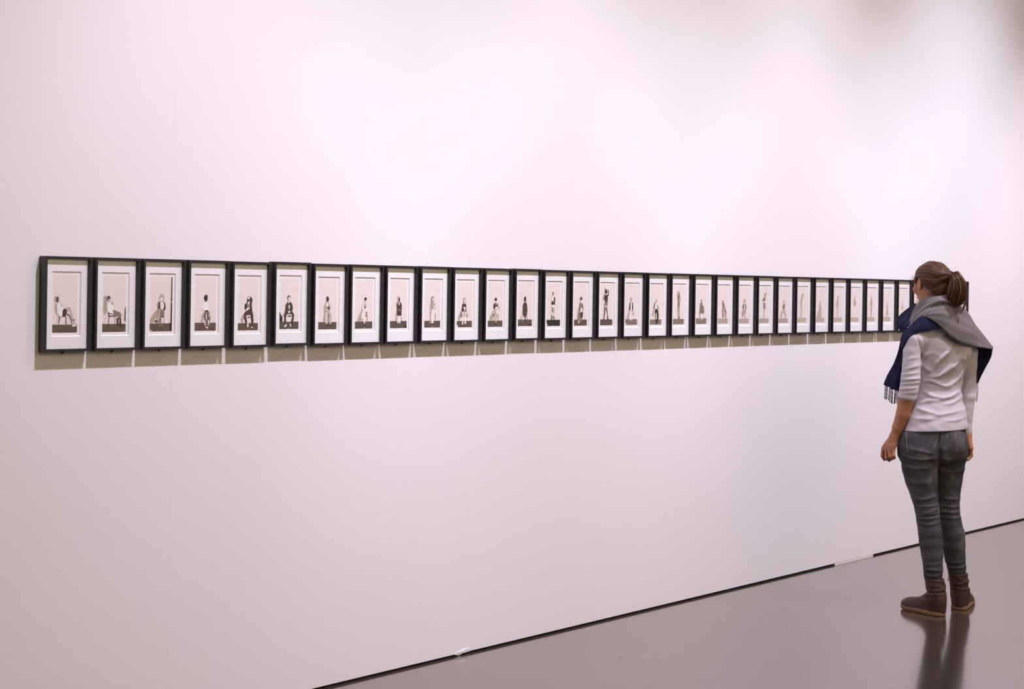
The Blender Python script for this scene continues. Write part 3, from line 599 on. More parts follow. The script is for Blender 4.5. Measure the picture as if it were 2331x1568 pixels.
def mesh_sdf(fn, lo, hi, h, B=8):
    """surface net of fn = 0 on a sparse grid"""
    lo, hi = np.asarray(lo, float), np.asarray(hi, float)
    nb = np.ceil((hi - lo) / (h * B)).astype(int)
    N = nb * B + 2
    g = np.stack(np.meshgrid(*[np.arange(k) for k in nb], indexing='ij'), -1).reshape(-1, 3)
    d = fn(lo + (g + 0.5) * B * h)
    g = g[np.abs(d) < B * h * 1.05 + 0.012]
    li = np.stack(np.meshgrid(*[np.arange(B + 1)] * 3, indexing='ij'), -1).reshape(-1, 3)
    ids, pos, quads = [], [], []
    key = lambda c: (c[..., 0] * N[1] + c[..., 1]) * N[2] + c[..., 2]
    for s in range(0, len(g), 300):
        gb = g[s:s + 300]
        idx = gb[:, None, :] * B + li[None]
        D = fn((lo + idx.reshape(-1, 3) * h)).reshape(len(gb), B + 1, B + 1, B + 1)
        S = D < 0
        cnt = np.zeros((len(gb), B, B, B), int)
        acc = np.zeros((len(gb), B, B, B, 3))
        for ax in range(3):
            o1, o2 = [k for k in range(3) if k != ax]
            for i in (0, 1):
                for j in (0, 1):
                    sl0 = [slice(None)] + [slice(0, B)] * 3
                    sl0[1 + o1] = slice(i, B + i)
                    sl0[1 + o2] = slice(j, B + j)
                    sl1 = list(sl0)
                    sl1[1 + ax] = slice(1, B + 1)
                    a, b = D[tuple(sl0)], D[tuple(sl1)]
                    cr = (a < 0) != (b < 0)
                    tt_ = np.where(cr, a / np.where(cr, a - b, 1), 0)
                    cnt += cr
                    off = np.zeros(3)
                    off[o1], off[o2] = i, j
                    e = np.broadcast_to(off, cr.shape + (3,)).copy()
                    e[..., ax] = tt_
                    acc += e * cr[..., None]
            # quads for edges owned by this block
            sl0 = [slice(None)] + [slice(0, B)] * 3
            sl1 = list(sl0)
            sl1[1 + ax] = slice(1, B + 1)
            s0, s1 = S[tuple(sl0)], S[tuple(sl1)]
            w_ = np.argwhere(s0 != s1)
            if len(w_):
                cell = gb[w_[:, 0]] * B + w_[:, 1:]
                e1 = np.zeros(3, int); e1[o1] = 1
                e2 = np.zeros(3, int); e2[o2] = 1
                q = np.stack([key(cell - e1 - e2), key(cell - e2), key(cell), key(cell - e1)], 1)
                flip = s0[tuple(w_.T)]
                if ax == 1:
                    flip = ~flip
                q[~flip] = q[~flip][:, ::-1]
                quads.append(q)
        act = cnt > 0
        w_ = np.argwhere(act)
        cell = gb[w_[:, 0]] * B + w_[:, 1:]
        ids.append(key(cell))
        pos.append(lo + (cell + acc[act] / cnt[act][:, None]) * h)
    ids = np.concatenate(ids); pos = np.concatenate(pos); quads = np.concatenate(quads)
    o_ = np.argsort(ids)
    ids, pos = ids[o_], pos[o_]
    qi = np.searchsorted(ids, quads).clip(0, len(ids) - 1)
    ok = (ids[qi] == quads).all(1)
    return pos, qi[ok]

def net_mesh(name, fn, lo, hi, h, smooth=1):
    v_, q = mesh_sdf(fn, lo, hi, h)
    for _ in range(smooth):                            # light relaxation
        acc = np.zeros_like(v_); n_ = np.zeros(len(v_))
        for a, b in ((0, 1), (1, 2), (2, 3), (3, 0)):
            np.add.at(acc, q[:, a], v_[q[:, b]]); np.add.at(n_, q[:, a], 1)
            np.add.at(acc, q[:, b], v_[q[:, a]]); np.add.at(n_, q[:, b], 1)
        v_ = v_ * 0.5 + 0.5 * acc / np.maximum(n_, 1)[:, None]
    me = bpy.data.meshes.new(name)
    me.vertices.add(len(v_)); me.vertices.foreach_set('co', v_.astype(np.float32).ravel())
    me.loops.add(q.size); me.loops.foreach_set('vertex_index', q.astype(np.int32).ravel())
    me.polygons.add(len(q)); me.polygons.foreach_set('loop_start', np.arange(0, q.size, 4, dtype=np.int32))
    me.update(calc_edges=True)
    me.polygons.foreach_set('use_smooth', np.ones(len(q), bool))
    me.validate()
    return me, v_, q

# ---- the figure's frame
YAW = math.radians(33)
BR = np.array([math.cos(YAW), math.sin(YAW), 0])       # body right
BF = np.array([-math.sin(YAW), math.cos(YAW), 0])      # body front
def rows_from(tab):
    out = []
    for py, l, r, w, ratio in tab:
        a, b = P(l, py, w), P(r, py, w)
        half = (b[0] - a[0]) / 2
        A = half / math.sqrt(math.cos(YAW) ** 2 + (ratio * math.sin(YAW)) ** 2)
        out.append((a[2], (a[0] + b[0]) / 2, w, A, A * ratio))
    return sorted(out)

TORSO = rows_from([(738, 2112, 2172, 0.0, 0.8), (752, 2098, 2190, 0.0, 0.66), (775, 2089, 2206, -0.005, 0.62), (800, 2086, 2208, -0.005, 0.64), (830, 2087, 2203, -0.005, 0.66), (858, 2087, 2193, 0.0, 0.68),
                   (885, 2085, 2188, 0.0, 0.72), (910, 2077, 2193, 0.0, 0.72), (945, 2062, 2201, 0.0, 0.78), (978, 2051, 2205, 0.0, 0.83), (1000, 2047, 2207, 0.0, 0.85)])
HIPS = rows_from([(940, 2076, 2188, 0.0, 0.70), (965, 2064, 2195, 0.0, 0.72), (985, 2051, 2201, 0.0, 0.75), (1012, 2043, 2203, 0.0, 0.80), (1035, 2045, 2199, 0.0, 0.80), (1046, 2054, 2188, 0.0, 0.68), (1056, 2085, 2160, 0.0, 0.40)])
pc = lambda t: [(P(a, b, w), r) for a, b, w, r in t]
LEGL = pc([(2092, 1028, -0.045, 0.085), (2093.5, 1061, -0.050, 0.0830), (2098, 1093, -0.052, 0.0755), (2105.5, 1132, -0.055, 0.0610), (2110, 1157, -0.056, 0.0555), (2113, 1185, -0.060, 0.0530),
           (2117, 1212, -0.066, 0.0545), (2119.5, 1235, -0.068, 0.0545), (2122, 1262, -0.070, 0.0500), (2124, 1292, -0.072, 0.0438), (2124, 1318, -0.074, 0.0418)])
LEGR = pc([(2160, 1028, 0.050, 0.082), (2156, 1061, 0.050, 0.0800), (2155, 1093, 0.050, 0.0720), (2155, 1132, 0.052, 0.0610), (2157.5, 1160, 0.055, 0.0545), (2162, 1188, 0.060, 0.0540),
           (2168.5, 1215, 0.066, 0.0560), (2170.5, 1240, 0.070, 0.0545), (2174, 1268, 0.076, 0.0480), (2177.5, 1290, 0.080, 0.0430), (2178.5, 1306, 0.082, 0.0405)])
ARML = pc([(2084, 774, -0.105, 0.050), (2077, 798, -0.112, 0.0425), (2075, 830, -0.115, 0.0420), (2073, 860, -0.115, 0.0440), (2069.5, 885, -0.112, 0.0430), (2063, 910, -0.105, 0.0400)])
FOREL = pc([(2064, 900, -0.105, 0.0360), (2056, 941, -0.095, 0.0330), (2043.5, 973, -0.083, 0.0262), (2036.5, 992, -0.074, 0.0205)])
ARMR = pc([(2206, 776, 0.095, 0.048), (2205, 800, 0.105, 0.0430), (2204, 830, 0.110, 0.0410), (2202.5, 870, 0.115, 0.0400), (2201, 902, 0.115, 0.0390), (2199, 940, 0.115, 0.0330), (2199, 968, 0.115, 0.0280), (2200, 988, 0.115, 0.0260)])
FORER = pc([(2201, 900, 0.115, 0.034), (2199.5, 945, 0.115, 0.028), (2201, 990, 0.115, 0.0205)])
NECKB, NECKT = P(2136, 745, 0.0), P(2123, 668, -0.004)

# ---- head frame: turned to the left, looking at the pictures
HY = math.radians(37)
HF0 = np.array([-math.sin(HY), math.cos(HY), 0.0])
HRt = np.array([math.cos(HY), math.sin(HY), 0.0])
tilt = math.radians(-4)
HFw = HF0 * math.cos(tilt) + UV * math.sin(tilt)
HUp = np.cross(HRt, HFw)
HM = np.stack([HRt, HFw, HUp])                          # rows: right, front, up
HC = P(2122, 637.5, 0.0)
hp = lambda r, f, u_: HC + HRt * r + HFw * f + HUp * u_

def head_sdf(p):
    d = ellip(p, HC + HFw * 0.0, (0.0725, 0.088, 0.078), HM)
    d = smin(d, ellip(p, hp(0, 0.036, -0.052), (0.052, 0.056, 0.068), HM), 0.025)     # face and jaw
    d = smin(d, ellip(p, hp(0, 0.068, -0.098), (0.022, 0.018, 0.020), HM), 0.020)     # chin
    d = smin(d, cone(p, hp(0, 0.086, -0.010), hp(0, 0.106, -0.044), 0.0065, 0.0090), 0.012)   # nose
    for s in (-1, 1):
        d = smin(d, ellip(p, hp(s * 0.010, 0.100, -0.047), (0.008, 0.009, 0.0065), HM), 0.006)
        d = smin(d, ellip(p, hp(s * 0.045, 0.058, -0.042), (0.020, 0.020, 0.018), HM), 0.020)   # cheekbone
        d = smin(d, cone(p, hp(s * 0.012, 0.089, 0.012), hp(s * 0.048, 0.070, 0.010), 0.006, 0.006), 0.012)   # brow
        d = smax(d, -ellip(p, hp(s * 0.031, 0.096, -0.010), (0.016, 0.014, 0.010), HM), 0.012)   # socket
        d = smin(d, ellip(p, hp(s * 0.031, 0.077, -0.010), (0.0125, 0.0115, 0.0105), HM), 0.002)  # eye
        # ear: rim, lobe and hollow
        e = ellip(p, hp(s * 0.0735, -0.004, -0.016), (0.0060, 0.0165, 0.029), np.stack([HRt * 0.95 + HFw * 0.30 * s, HFw * 0.95 - HRt * 0.30 * s, HUp]))
        e = smin(e, ellip(p, hp(s * 0.071, 0.004, -0.042), (0.006, 0.010, 0.011), HM), 0.006)
        e = smax(e, -ellip(p, hp(s * 0.083, 0.004, -0.014), (0.007, 0.010, 0.017), HM), 0.004)
        d = smin(d, e, 0.004)
    d = smin(d, cone(p, hp(-0.018, 0.090, -0.074), hp(0.018, 0.090, -0.074), 0.006, 0.006), 0.006)   # lips
    d = smin(d, cone(p, hp(-0.014, 0.090, -0.082), hp(0.014, 0.090, -0.082), 0.006, 0.006), 0.005)
    d = smax(d, -cone(p, hp(-0.020, 0.098, -0.078), hp(0.020, 0.098, -0.078), 0.0022, 0.0022), 0.003)
    return d

# ---- hands: palm, four bent fingers, thumb
def finger(p, pts, r0):
    d = None
    rr = [r0, r0 * 0.93, r0 * 0.84, r0 * 0.72]
    for i in range(3):
        e = cone(p, pts[i], pts[i + 1], rr[i], rr[i + 1])
        d = e if d is None else smin(d, e, 0.003)
    return d
WRL = FOREL[-1][0]
KN = [P(2011.0, 1019, -0.030), P(2018.5, 1023.5, -0.052), P(2026.5, 1025.5, -0.074), P(2033.5, 1023, -0.090)]      # index .. little
FL = [[KN[0], P(2009.0, 1037.5, -0.028), P(2013.5, 1045, -0.004), P(2022, 1043, 0.006)],
      [KN[1], P(2018.5, 1042, -0.058), P(2024, 1047, -0.030), P(2029, 1043, -0.014)],
      [KN[2], P(2026.0, 1039, -0.088), P(2030, 1044, -0.062), P(2032.5, 1040, -0.046)],
      [KN[3], P(2034.5, 1037, -0.098), P(2035.5, 1042, -0.078), P(2035, 1037, -0.064)]]
TH = [P(2026, 1003, -0.052), P(2015, 1016, -0.012), P(2011, 1031, 0.012), P(2014, 1041, 0.022)]
def hand_l(p):
    d = ellip(p, (WRL + KN[1]) * 0.5 + (KN[2] - KN[1]) * 0.1, (0.030, 0.034, 0.020))
    d = cone(p, WRL, KN[0] * 0.85 + KN[1] * 0.15, 0.0195, 0.0125)
    for k in (1, 2, 3):
        d = smin(d, cone(p, WRL, KN[k], 0.0195, 0.0120 if k < 3 else 0.0108), 0.010)
    for k in range(3):
        d = smin(d, cone(p, KN[k] * 0.7 + WRL * 0.3, KN[k + 1] * 0.7 + WRL * 0.3, 0.0125, 0.0125), 0.008)
    for f_, r_ in zip(FL, (0.0102, 0.0104, 0.0098, 0.0088)):
        d = smin(d, finger(p, f_, r_), 0.0035)
    th = cone(p, TH[0], TH[1], 0.0150, 0.0115)
    th = smin(th, cone(p, TH[1], TH[2], 0.0112, 0.0098), 0.004)
    th = smin(th, cone(p, TH[2], TH[3], 0.0098, 0.0076), 0.003)
    return smin(d, th, 0.006)
WRR = FORER[-1][0]
def off(a, r, f, u_):
    return a + BR * r + BF * f + UV * u_
KR = [off(WRR, 0.004, 0.030 - 0.020 * k, -0.068 + 0.002 * k) for k in range(4)]
FR = [[k_, off(k_, 0.004, 0.002, -0.036), off(k_, -0.014, 0.004, -0.054), off(k_, -0.030, 0.004, -0.048)] for k_ in KR]
def hand_r(p):
    d = cone(p, WRR, KR[0], 0.0195, 0.0120)
    for k in (1, 2, 3):
        d = smin(d, cone(p, WRR, KR[k], 0.0195, 0.0118), 0.010)
    for f_, r_ in zip(FR, (0.0098, 0.0100, 0.0094, 0.0084)):
        d = smin(d, finger(p, f_, r_), 0.0035)
    a = off(WRR, -0.006, 0.020, -0.022)
    b, c = off(a, -0.014, 0.024, -0.026), off(a, -0.022, 0.028, -0.056)
    th = smin(cone(p, a, b, 0.0145, 0.0110), cone(p, b, c, 0.0108, 0.0080), 0.004)
    return smin(d, th, 0.006)

BIG = 0.25
def near(p, pts, m=0.16):
    lo_, hi_ = np.min(pts, 0) - m, np.max(pts, 0) + m
    return ((p > lo_) & (p < hi_)).all(1)
def masked(p, pts, fn, m=0.16):
    k = near(p, pts, m)
    d = np.full(len(p), BIG)
    if k.any():
        d[k] = fn(p[k])
    return d
thin = lambda ch, s: [(a, max(0.012, r - s)) for a, r in ch]
TORSO_IN = [(z, u, w, A - (0.014 if z > 1.1 else 0.026), B_ - (0.014 if z > 1.1 else 0.034)) for z, u, w, A, B_ in TORSO]
HIPS_IN = [(z, u, w, A - 0.024, B_ - 0.026) for z, u, w, A, B_ in HIPS if z > 0.68]
SHL, SHR = ARML[0][0], ARMR[0][0]
def body_sdf(p):
    d = masked(p, [HC], head_sdf, 0.19)
    n_ = cone(p, NECKB, NECKT, 0.056, 0.050)
    d = smin(d, n_, 0.02)
    tr_ = np.minimum(loft(p, TORSO_IN, YAW), loft(p, HIPS_IN, YAW))
    for s_ in (SHL, SHR):
        tr_ = smin(tr_, cone(p, P(2143, 752, 0.0), s_, 0.045, 0.036), 0.03)
    d = smin(d, tr_, 0.03)
    d = smin(d, masked(p, [a for a, _ in ARML + FOREL], lambda q: smin(chain(q, thin(ARML, 0.009)), chain(q, FOREL), 0.01), 0.12), 0.012)
    d = smin(d, masked(p, [a for a, _ in ARMR + FORER], lambda q: smin(chain(q, thin(ARMR, 0.009)), chain(q, FORER), 0.01), 0.12), 0.012)
    d = smin(d, masked(p, [WRL] + KN + FL[0], hand_l, 0.10), 0.006)
    d = smin(d, masked(p, [WRR] + KR + FR[0], hand_r, 0.10), 0.006)
    d = smin(d, masked(p, [a for a, _ in LEGL], lambda q: chain(q, thin(LEGL, 0.012)), 0.14), 0.02)
    d = smin(d, masked(p, [a for a, _ in LEGR], lambda q: chain(q, thin(LEGR, 0.012)), 0.14), 0.02)
    for F_ in FEET:
        a = F_['heel'] + F_['dir'] * 0.05 + UV * 0.045
        d = smin(d, masked(p, [a], lambda q: np.minimum(cone(q, a - UV * 0.012, a + F_['dir'] * 0.08 - UV * 0.018, 0.022, 0.014), cone(q, a, F_['leg'], 0.028, 0.028)), 0.2), 0.015)
    return d

# ---- boots
def foot(hx, hy, hw, ang, leg):
    a = P(hx, hy, hw)
    a[2] = 0
    g_ = math.radians(ang)
    return {'heel': a, 'dir': np.array([-math.sin(g_), math.cos(g_), 0.0]), 'leg': leg[-1][0]}
FEET = [foot(2147, 1393, -0.100, 55, LEGL), foot(2182, 1386, 0.062, -9, LEGR)]
FL_ = 0.86                                             # boot length factor

# ---- clothes
FOLDS = [([(2173, 820), (2159, 840), (2138, 856), (2114, 858)], .010, .0085), ([(2170, 787), (2153, 809), (2130, 829)], .009, .0060), ([(2188, 796), (2179, 828), (2152, 852)], .008, .0080), ([(2202, 795), (2192, 835)], .008, .0060),
         ([(2103, 819), (2109, 808), (2121, 803)], .008, .0050), ([(2104, 867), (2124, 868), (2149, 879), (2160, 877)], .009, .0060), ([(2158, 882), (2174, 872), (2190, 858)], .009, .0060), ([(2103, 890), (2122, 901), (2150, 906)], .009, .0065), ([(2140, 908), (2168, 902), (2190, 889)], .009, .0065),
         ([(2094, 917), (2120, 911), (2140, 913)], .008, .0045), ([(2150, 920), (2172, 917), (2192, 905)], .008, .0050), ([(2088, 929), (2112, 936), (2138, 942)], .008, .0050), ([(2130, 945), (2160, 941), (2199, 934)], .008, .0045), ([(2080, 951), (2106, 953), (2128, 952)], .007, .0032), ([(2150, 957), (2180, 957), (2202, 951)], .007, .0035),
         ([(2108, 782), (2120, 770), (2138, 772)], .011, .0040), ([(2122, 846), (2112, 842), (2105, 836)], .009, .0050), ([(2197, 842), (2190, 856), (2186, 868)], .008, .0060), ([(2158, 800), (2140, 818), (2126, 842)], .007, .0040)]
FOLDS = [([P(a, b, -0.10) for a, b in l], w, h_) for l, w, h_ in FOLDS]
SLV = [([(2053, 843), (2094, 831)], .0060, .0040), ([(2050, 853), (2094, 848)], .0055, .0040), ([(2049, 865), (2096, 861)], .0055, .0050), ([(2047, 875), (2094, 871)], .0050, .0045), ([(2045, 886), (2090, 882)], .0050, .0045), ([(2044, 896), (2086, 894)], .0045, .0030), ([(2058, 820), (2092, 812)], .007, .003)]
SLV = [([P(a, b, -0.15) for a, b in l], w, h_) for l, w, h_ in SLV]
SEAM = [P(a, b, -0.13) for a, b in ((2083, 757), (2092, 780), (2096, 800), (2097, 822))]
CUFC, CUFN = P(2064, 907, -0.105), (FOREL[1][0] - FOREL[0][0]) / np.linalg.norm(FOREL[1][0] - FOREL[0][0])
CUFR = P(2200, 988, 0.115)
HEM = P(2127, 976, 0.0)[2]
def shirt_sdf(p):
    d = loft(p, TORSO, YAW)
    for s_ in (SHL, SHR):
        d = smin(d, cone(p, P(2143, 754, -0.004), s_, 0.050, 0.043), 0.035)
    for s in (-1, 1):                                   # shoulder blades
        d = smin(d, ellip(p, P(2147, 795, 0) + BR * 0.062 * s - BF * 0.052, (0.05, 0.035, 0.06)), 0.03)
    for l, w, h_ in FOLDS:
        d = d - 1.2 * ridge(p, l, w, h_) * np.clip(0.5 - p[:, 1] * 8, 0, 1)
    d = d - 0.0016 * wav(p, 38, 20, 66) - 0.0012 * wav(p, 71, 40, 93, 2.0)
    d = smax(d, (HEM + 0.050 * p[:, 0]) - p[:, 2] , 0.004)
    a = chain(p, ARML)
    for l, w, h_ in SLV:
        a = a - ridge(p, l, w, h_)
    a = smax(a, (p - CUFC) @ CUFN, 0.004)
    a = a - 0.0035 * np.exp(-(((p - CUFC) @ CUFN + 0.012) / 0.011) ** 2)                 # turned-back cuff
    d = smin(d, a, 0.014)
    d = d + ridge(p, SEAM, 0.0045, 0.0045)
    r_ = chain(p, ARMR) - 0.0025 * np.sin(p[:, 2] * 120 + p[:, 0] * 40) * np.clip(1.2 - p[:, 2], 0, 1)
    r_ = smax(r_, CUFR[2] - p[:, 2], 0.003)
    return smin(d, r_, 0.012)

JF = [([(2070, 1021), (2096, 1026), (2128, 1033)], .007, .0050), ([(2050, 1037), (2078, 1044), (2099, 1046), (2136, 1041)], .006, .0048), ([(2053, 1060), (2084, 1067), (2111, 1065), (2137, 1057)], .006, .0048), ([(2074, 1134), (2102, 1138), (2136, 1130)], .006, .0045),
      ([(2081, 1156), (2139, 1152)], .0050, .0040), ([(2081, 1166), (2110, 1168), (2139, 1162)], .0045, .0040), ([(2082, 1176), (2112, 1172), (2140, 1171)], .0045, .0040), ([(2084, 1183), (2140, 1181)], .0045, .0048), ([(2086, 1193), (2115, 1196), (2142, 1190)], .0050, .0040),
      ([(2100, 1288), (2146, 1285)], .006, .0020), ([(2102, 1301), (2120, 1298), (2146, 1303)], .005, .0050), ([(2101, 1310), (2125, 1313), (2146, 1309)], .0045, .0055), ([(2060, 1093), (2100, 1101), (2134, 1094)], .012, .0020)]
JF = [([P(a, b, -0.13) for a, b in l], w, h_) for l, w, h_ in JF]
JR = [([(2140, 1052), (2170, 1056), (2205, 1050)], .006, .0040), ([(2138, 1070), (2170, 1073), (2200, 1068)], .006, .0040), ([(2138, 1132), (2188, 1136)], .006, .0035), ([(2138, 1150), (2186, 1154)], .0050, .0040), ([(2138, 1163), (2188, 1167)], .0050, .0040), ([(2140, 1176), (2192, 1180)], .0050, .0040),
      ([(2150, 1284), (2200, 1281)], .005, .0035), ([(2154, 1295), (2200, 1293)], .0050, .0050)]
JR = [([P(a, b, 0.02) for a, b in l], w, h_) for l, w, h_ in JR]
GLL, GLR = P(2082, 1004, 0) - BF * 0.066, P(2142, 1004, 0) - BF * 0.066
def jeans_sdf(p):
    d = loft(p, HIPS, YAW)
    d = smin(d, ellip(p, GLL + BR * -0.008, (0.074, 0.064, 0.078)), 0.035)
    d = smin(d, ellip(p, GLR + BR * 0.004, (0.062, 0.060, 0.078)), 0.035)
    cl = P(2137, 1018, 0)
    d = d + 0.022 * np.exp(-((p[:, 0] - cl[0]) / 0.013) ** 2) * np.clip((0.87 - p[:, 2]) * 10, 0, 1) * np.clip(0.2 - p[:, 1] * 8, 0, 1)
    a = chain(p, LEGL)
    b = chain(p, LEGR)
    for l, w, h_ in JF:
        f_ = ridge(p, l, w, h_)
        a = a - 1.35 * f_
        d = d - 1.35 * f_ * (p[:, 0] < 0.0)
    for l, w, h_ in JR:
        b = b - 1.2 * ridge(p, l, w, h_)
    d = smin(smin(d, a, 0.028), smin(d, b, 0.028), 0.005)
    crotch = P(2136, 1040, 0)
    gap = np.abs((p - crotch) @ BR)
    d = d - 0.0010 * wav(p, 60, 30, 50, 1.0)
    z0 = np.where(p[:, 0] < 0.02, LEGL[-1][0][2] + 0.004, LEGR[-1][0][2] + 0.004)
    return smax(d, z0 - p[:, 2], 0.004)

def boot_sdf(p, F_):
    H_, D_, L_ = F_['heel'], F_['dir'] * FL_, F_['leg']
    S_ = np.array([F_['dir'][1], -F_['dir'][0], 0])
    M = np.stack([S_, F_['dir'], UV])
    top = L_ + UV * 0.006
    ank = H_ + D_ * 0.040 + UV * 0.090
    d = cone(p, top + UV * 0.03, ank, 0.0465, 0.043)                                    # shaft
    d = smin(d, ellip(p, H_ + D_ * 0.043 + UV * 0.048, (0.038, 0.048, 0.052), M), 0.02)   # heel
    d = smin(d, cone(p, H_ + D_ * 0.060 + UV * 0.066, H_ + D_ * 0.185 + UV * 0.030, 0.038, 0.026), 0.03)   # instep
    d = smin(d, cone(p, H_ + D_ * 0.036 + UV * 0.022, H_ + D_ * 0.198 + UV * 0.012, 0.035, 0.042), 0.015)
    d = smin(d, ellip(p, H_ + D_ * 0.200 + UV * 0.026, (0.044, 0.060, 0.029), M), 0.02)   # toe cap
    zr = p[:, 2]
    d = d - 0.004 * np.exp(-((zr - 0.128 - 0.25 * ((p - H_) @ S_)) / 0.007) ** 2) + 0.0035 * np.exp(-((zr - 0.112) / 0.007) ** 2) - 0.003 * np.exp(-((zr - 0.098 + 0.2 * ((p - H_) @ D_ - 0.04)) / 0.006) ** 2)
    d = d - 0.0012 * np.sin(zr * 210 + 3 * np.sin(((p - H_) @ S_) * 40)) * np.clip((zr - 0.09) * 20, 0, 1)
    d = smax(d, zr - (top[2] + 0.0), 0.003)
    return smax(d, 0.012 - zr, 0.003)
def sole_sdf(p, F_):
    H_, D_ = F_['heel'], F_['dir']
    S_ = np.array([D_[1], -D_[0], 0])
    x, y, z = (p - H_) @ S_, (p - H_) @ D_ / FL_, p[:, 2]
    flat = np.stack([x, y, np.zeros_like(x)], 1)
    d = cone(flat, np.array([0, 0.034, 0.0]), np.array([0, 0.212, 0.0]), 0.0400, 0.0485)
    d = smin(d, cone(flat, np.array([0, 0.20, 0.0]), np.array([0.003, 0.226, 0.0]), 0.0445, 0.0425), 0.01)
    d = smax(d, z - 0.020 - 0.003 * np.clip((y - 0.2) * 10, 0, 1), 0.003)
    lift = 0.0005 + 0.014 * np.clip((y - 0.215) / 0.055, 0, 1) ** 2
    return smax(d, lift - z, 0.003)

# ---- hair
TIE = P(2161.5, 627, -0.062)
def hair_sdf(p):
    q = (p - HC) @ HM.T
    d = ellip(p, hp(0, -0.006, 0.004), (0.0835, 0.0935, 0.0865), HM)
    d = smin(d, ellip(p, hp(0, -0.058, -0.050), (0.050, 0.034, 0.046), HM), 0.03)
    d = smin(d, cone(p, hp(0, -0.080, 0.018), TIE, 0.030, 0.015), 0.03)
    pl = 0.68 * q[:, 1] - 0.73 * q[:, 2] - 0.0150 - 0.034 * np.clip((q[:, 1] - 0.006) / 0.040, 0, 1) * np.clip((np.abs(q[:, 0]) - 0.025) / 0.02, 0, 1)
    ear = 0.0225 - np.sqrt(((q[:, 1] - 0.004) / 1.0) ** 2 + ((q[:, 2] + 0.020) / 1.35) ** 2)
    d = smax(d, pl, 0.022)
    d = smax(d, ear, 0.010)
    # combed strands all run to the tie
    v_ = p - TIE
    ax = -HFw
    a1 = v_ @ HRt
    a2 = v_ @ HUp
    ang = np.arctan2(a1, a2 + 1e-6)
    rr = np.sqrt(a1 ** 2 + a2 ** 2)
    wob = 0.30 * np.sin(rr * 38) + 0.12 * np.sin(rr * 90 + 3 * ang)
    d = d - (0.0006 * np.sin(ang * 34 + wob * 9) + 0.00045 * np.sin(ang * 71 + wob * 13) + 0.0014 * np.sin(ang * 9 + wob * 5)) * np.clip(rr * 25, 0, 1)
    return d

# ---------------------------------------------------------------- materials of the visitor
M_skin = mat('skin', (0.50, 0.235, 0.130), 0.5)
M_skin.node_tree.nodes['Principled BSDF'].inputs['Subsurface Weight'].default_value = 0.12
M_skin.node_tree.nodes['Principled BSDF'].inputs['Subsurface Radius'].default_value = (0.012, 0.004, 0.002)
t = NT(M_skin)
v = t.coord()
t.base(t.mix(t.noise(v, 45, 4), (0.43, 0.172, 0.080, 1), (0.53, 0.232, 0.120, 1)))
t.bump(t.noise(v, 320, 3), 0.12, 0.0008)
M_lip = mat('lips', (0.36, 0.10, 0.085), 0.4)
M_eye = mat('eye_white', (0.78, 0.75, 0.72), 0.2)
M_iris = mat('iris', (0.05, 0.03, 0.02), 0.15)
M_shirt = mat('lilac_grey_jersey', (0.60, 0.57, 0.60), 0.85, spec=0.2)
t = NT(M_shirt)
v = t.coord()
t.base(t.mix(t.noise(v, 14, 3), (0.585, 0.540, 0.590, 1), (0.645, 0.598, 0.650, 1)))
t.bump(t.math('ADD', t.noise(v, 900, 2), t.math('MULTIPLY', t.noise(v, 24, 3, 0.6), 2.2)), 0.22, 0.0010)
M_jean = mat('grey_denim', (0.09, 0.085, 0.095), 0.8, spec=0.25)
t = NT(M_jean)
v = t.coord()
n1 = t.noise(v, 7, 4, 0.6)
n2 = t.noise(t.coord((60, 60, 900)), 5, 2)
c = t.ramp(n1, [(0.34, (0.032, 0.030, 0.042, 1)), (0.52, (0.072, 0.065, 0.078, 1)), (0.68, (0.165, 0.145, 0.142, 1))])
t.base(t.mix(t.math('MULTIPLY', n2, 0.3), c, (0.12, 0.106, 0.118, 1)))
t.bump(t.math('ADD', t.noise(t.coord((1, 1, 3)), 500, 2), t.math('MULTIPLY', t.noise(t.coord((0.6, 0.6, 2.2)), 26, 4, 0.6), 2.4)), 0.45, 0.0018)
M_stitch = mat('pale_stitching', (0.32, 0.28, 0.26), 0.8)
M_rivet = mat('dull_rivet', (0.45, 0.42, 0.40), 0.35, 0.8)
M_boot = mat('brown_leather', (0.06, 0.028, 0.018), 0.55)
t = NT(M_boot)
v = t.coord()
t.base(t.ramp(t.noise(v, 16, 5, 0.65), [(0.25, (0.030, 0.014, 0.010, 1)), (0.6, (0.066, 0.030, 0.019, 1)), (0.85, (0.125, 0.060, 0.034, 1))]))
t.bump(t.math('ADD', t.noise(v, 140, 4), t.math('MULTIPLY', t.noise(v, 30, 3), 1.5)), 0.3, 0.0012)
M_sole = mat('crepe_sole', (0.26, 0.14, 0.065), 0.8)
t = NT(M_sole)
t.base(t.mix(t.noise(t.coord(), 60, 4), (0.16, 0.085, 0.042, 1), (0.33, 0.19, 0.09, 1)))
t.bump(t.noise(t.coord(), 220, 3), 0.4, 0.0015)
HAIRC = [(0.074, 0.027, 0.010), (0.125, 0.050, 0.018), (0.040, 0.014, 0.006), (0.180, 0.083, 0.034)]
M_hair = [mat('brown_hair_' + n_, c_, 0.38, spec=0.45) for n_, c_ in zip(('mid', 'light', 'dark', 'sun_bleached'), HAIRC)]
M_scalp = mat('combed_hair', HAIRC[0], 0.52, spec=0.35)
t = NT(M_scalp)
at = t.n('ShaderNodeAttribute')
at.attribute_name = 'strand'
t.base(t.ramp(at.outputs['Fac'], [(0.0, (0.030, 0.010, 0.005, 1)), (0.42, (0.064, 0.023, 0.009, 1)), (0.75, (0.112, 0.044, 0.016, 1)), (1.0, (0.21, 0.098, 0.040, 1))]))
M_tie = mat('blue_grey_hair_tie', (0.045, 0.055, 0.095), 0.7)
M_grey = mat('heather_grey_wool', (0.20, 0.175, 0.175), 0.95, spec=0.1)
t = NT(M_grey)
v = t.coord()
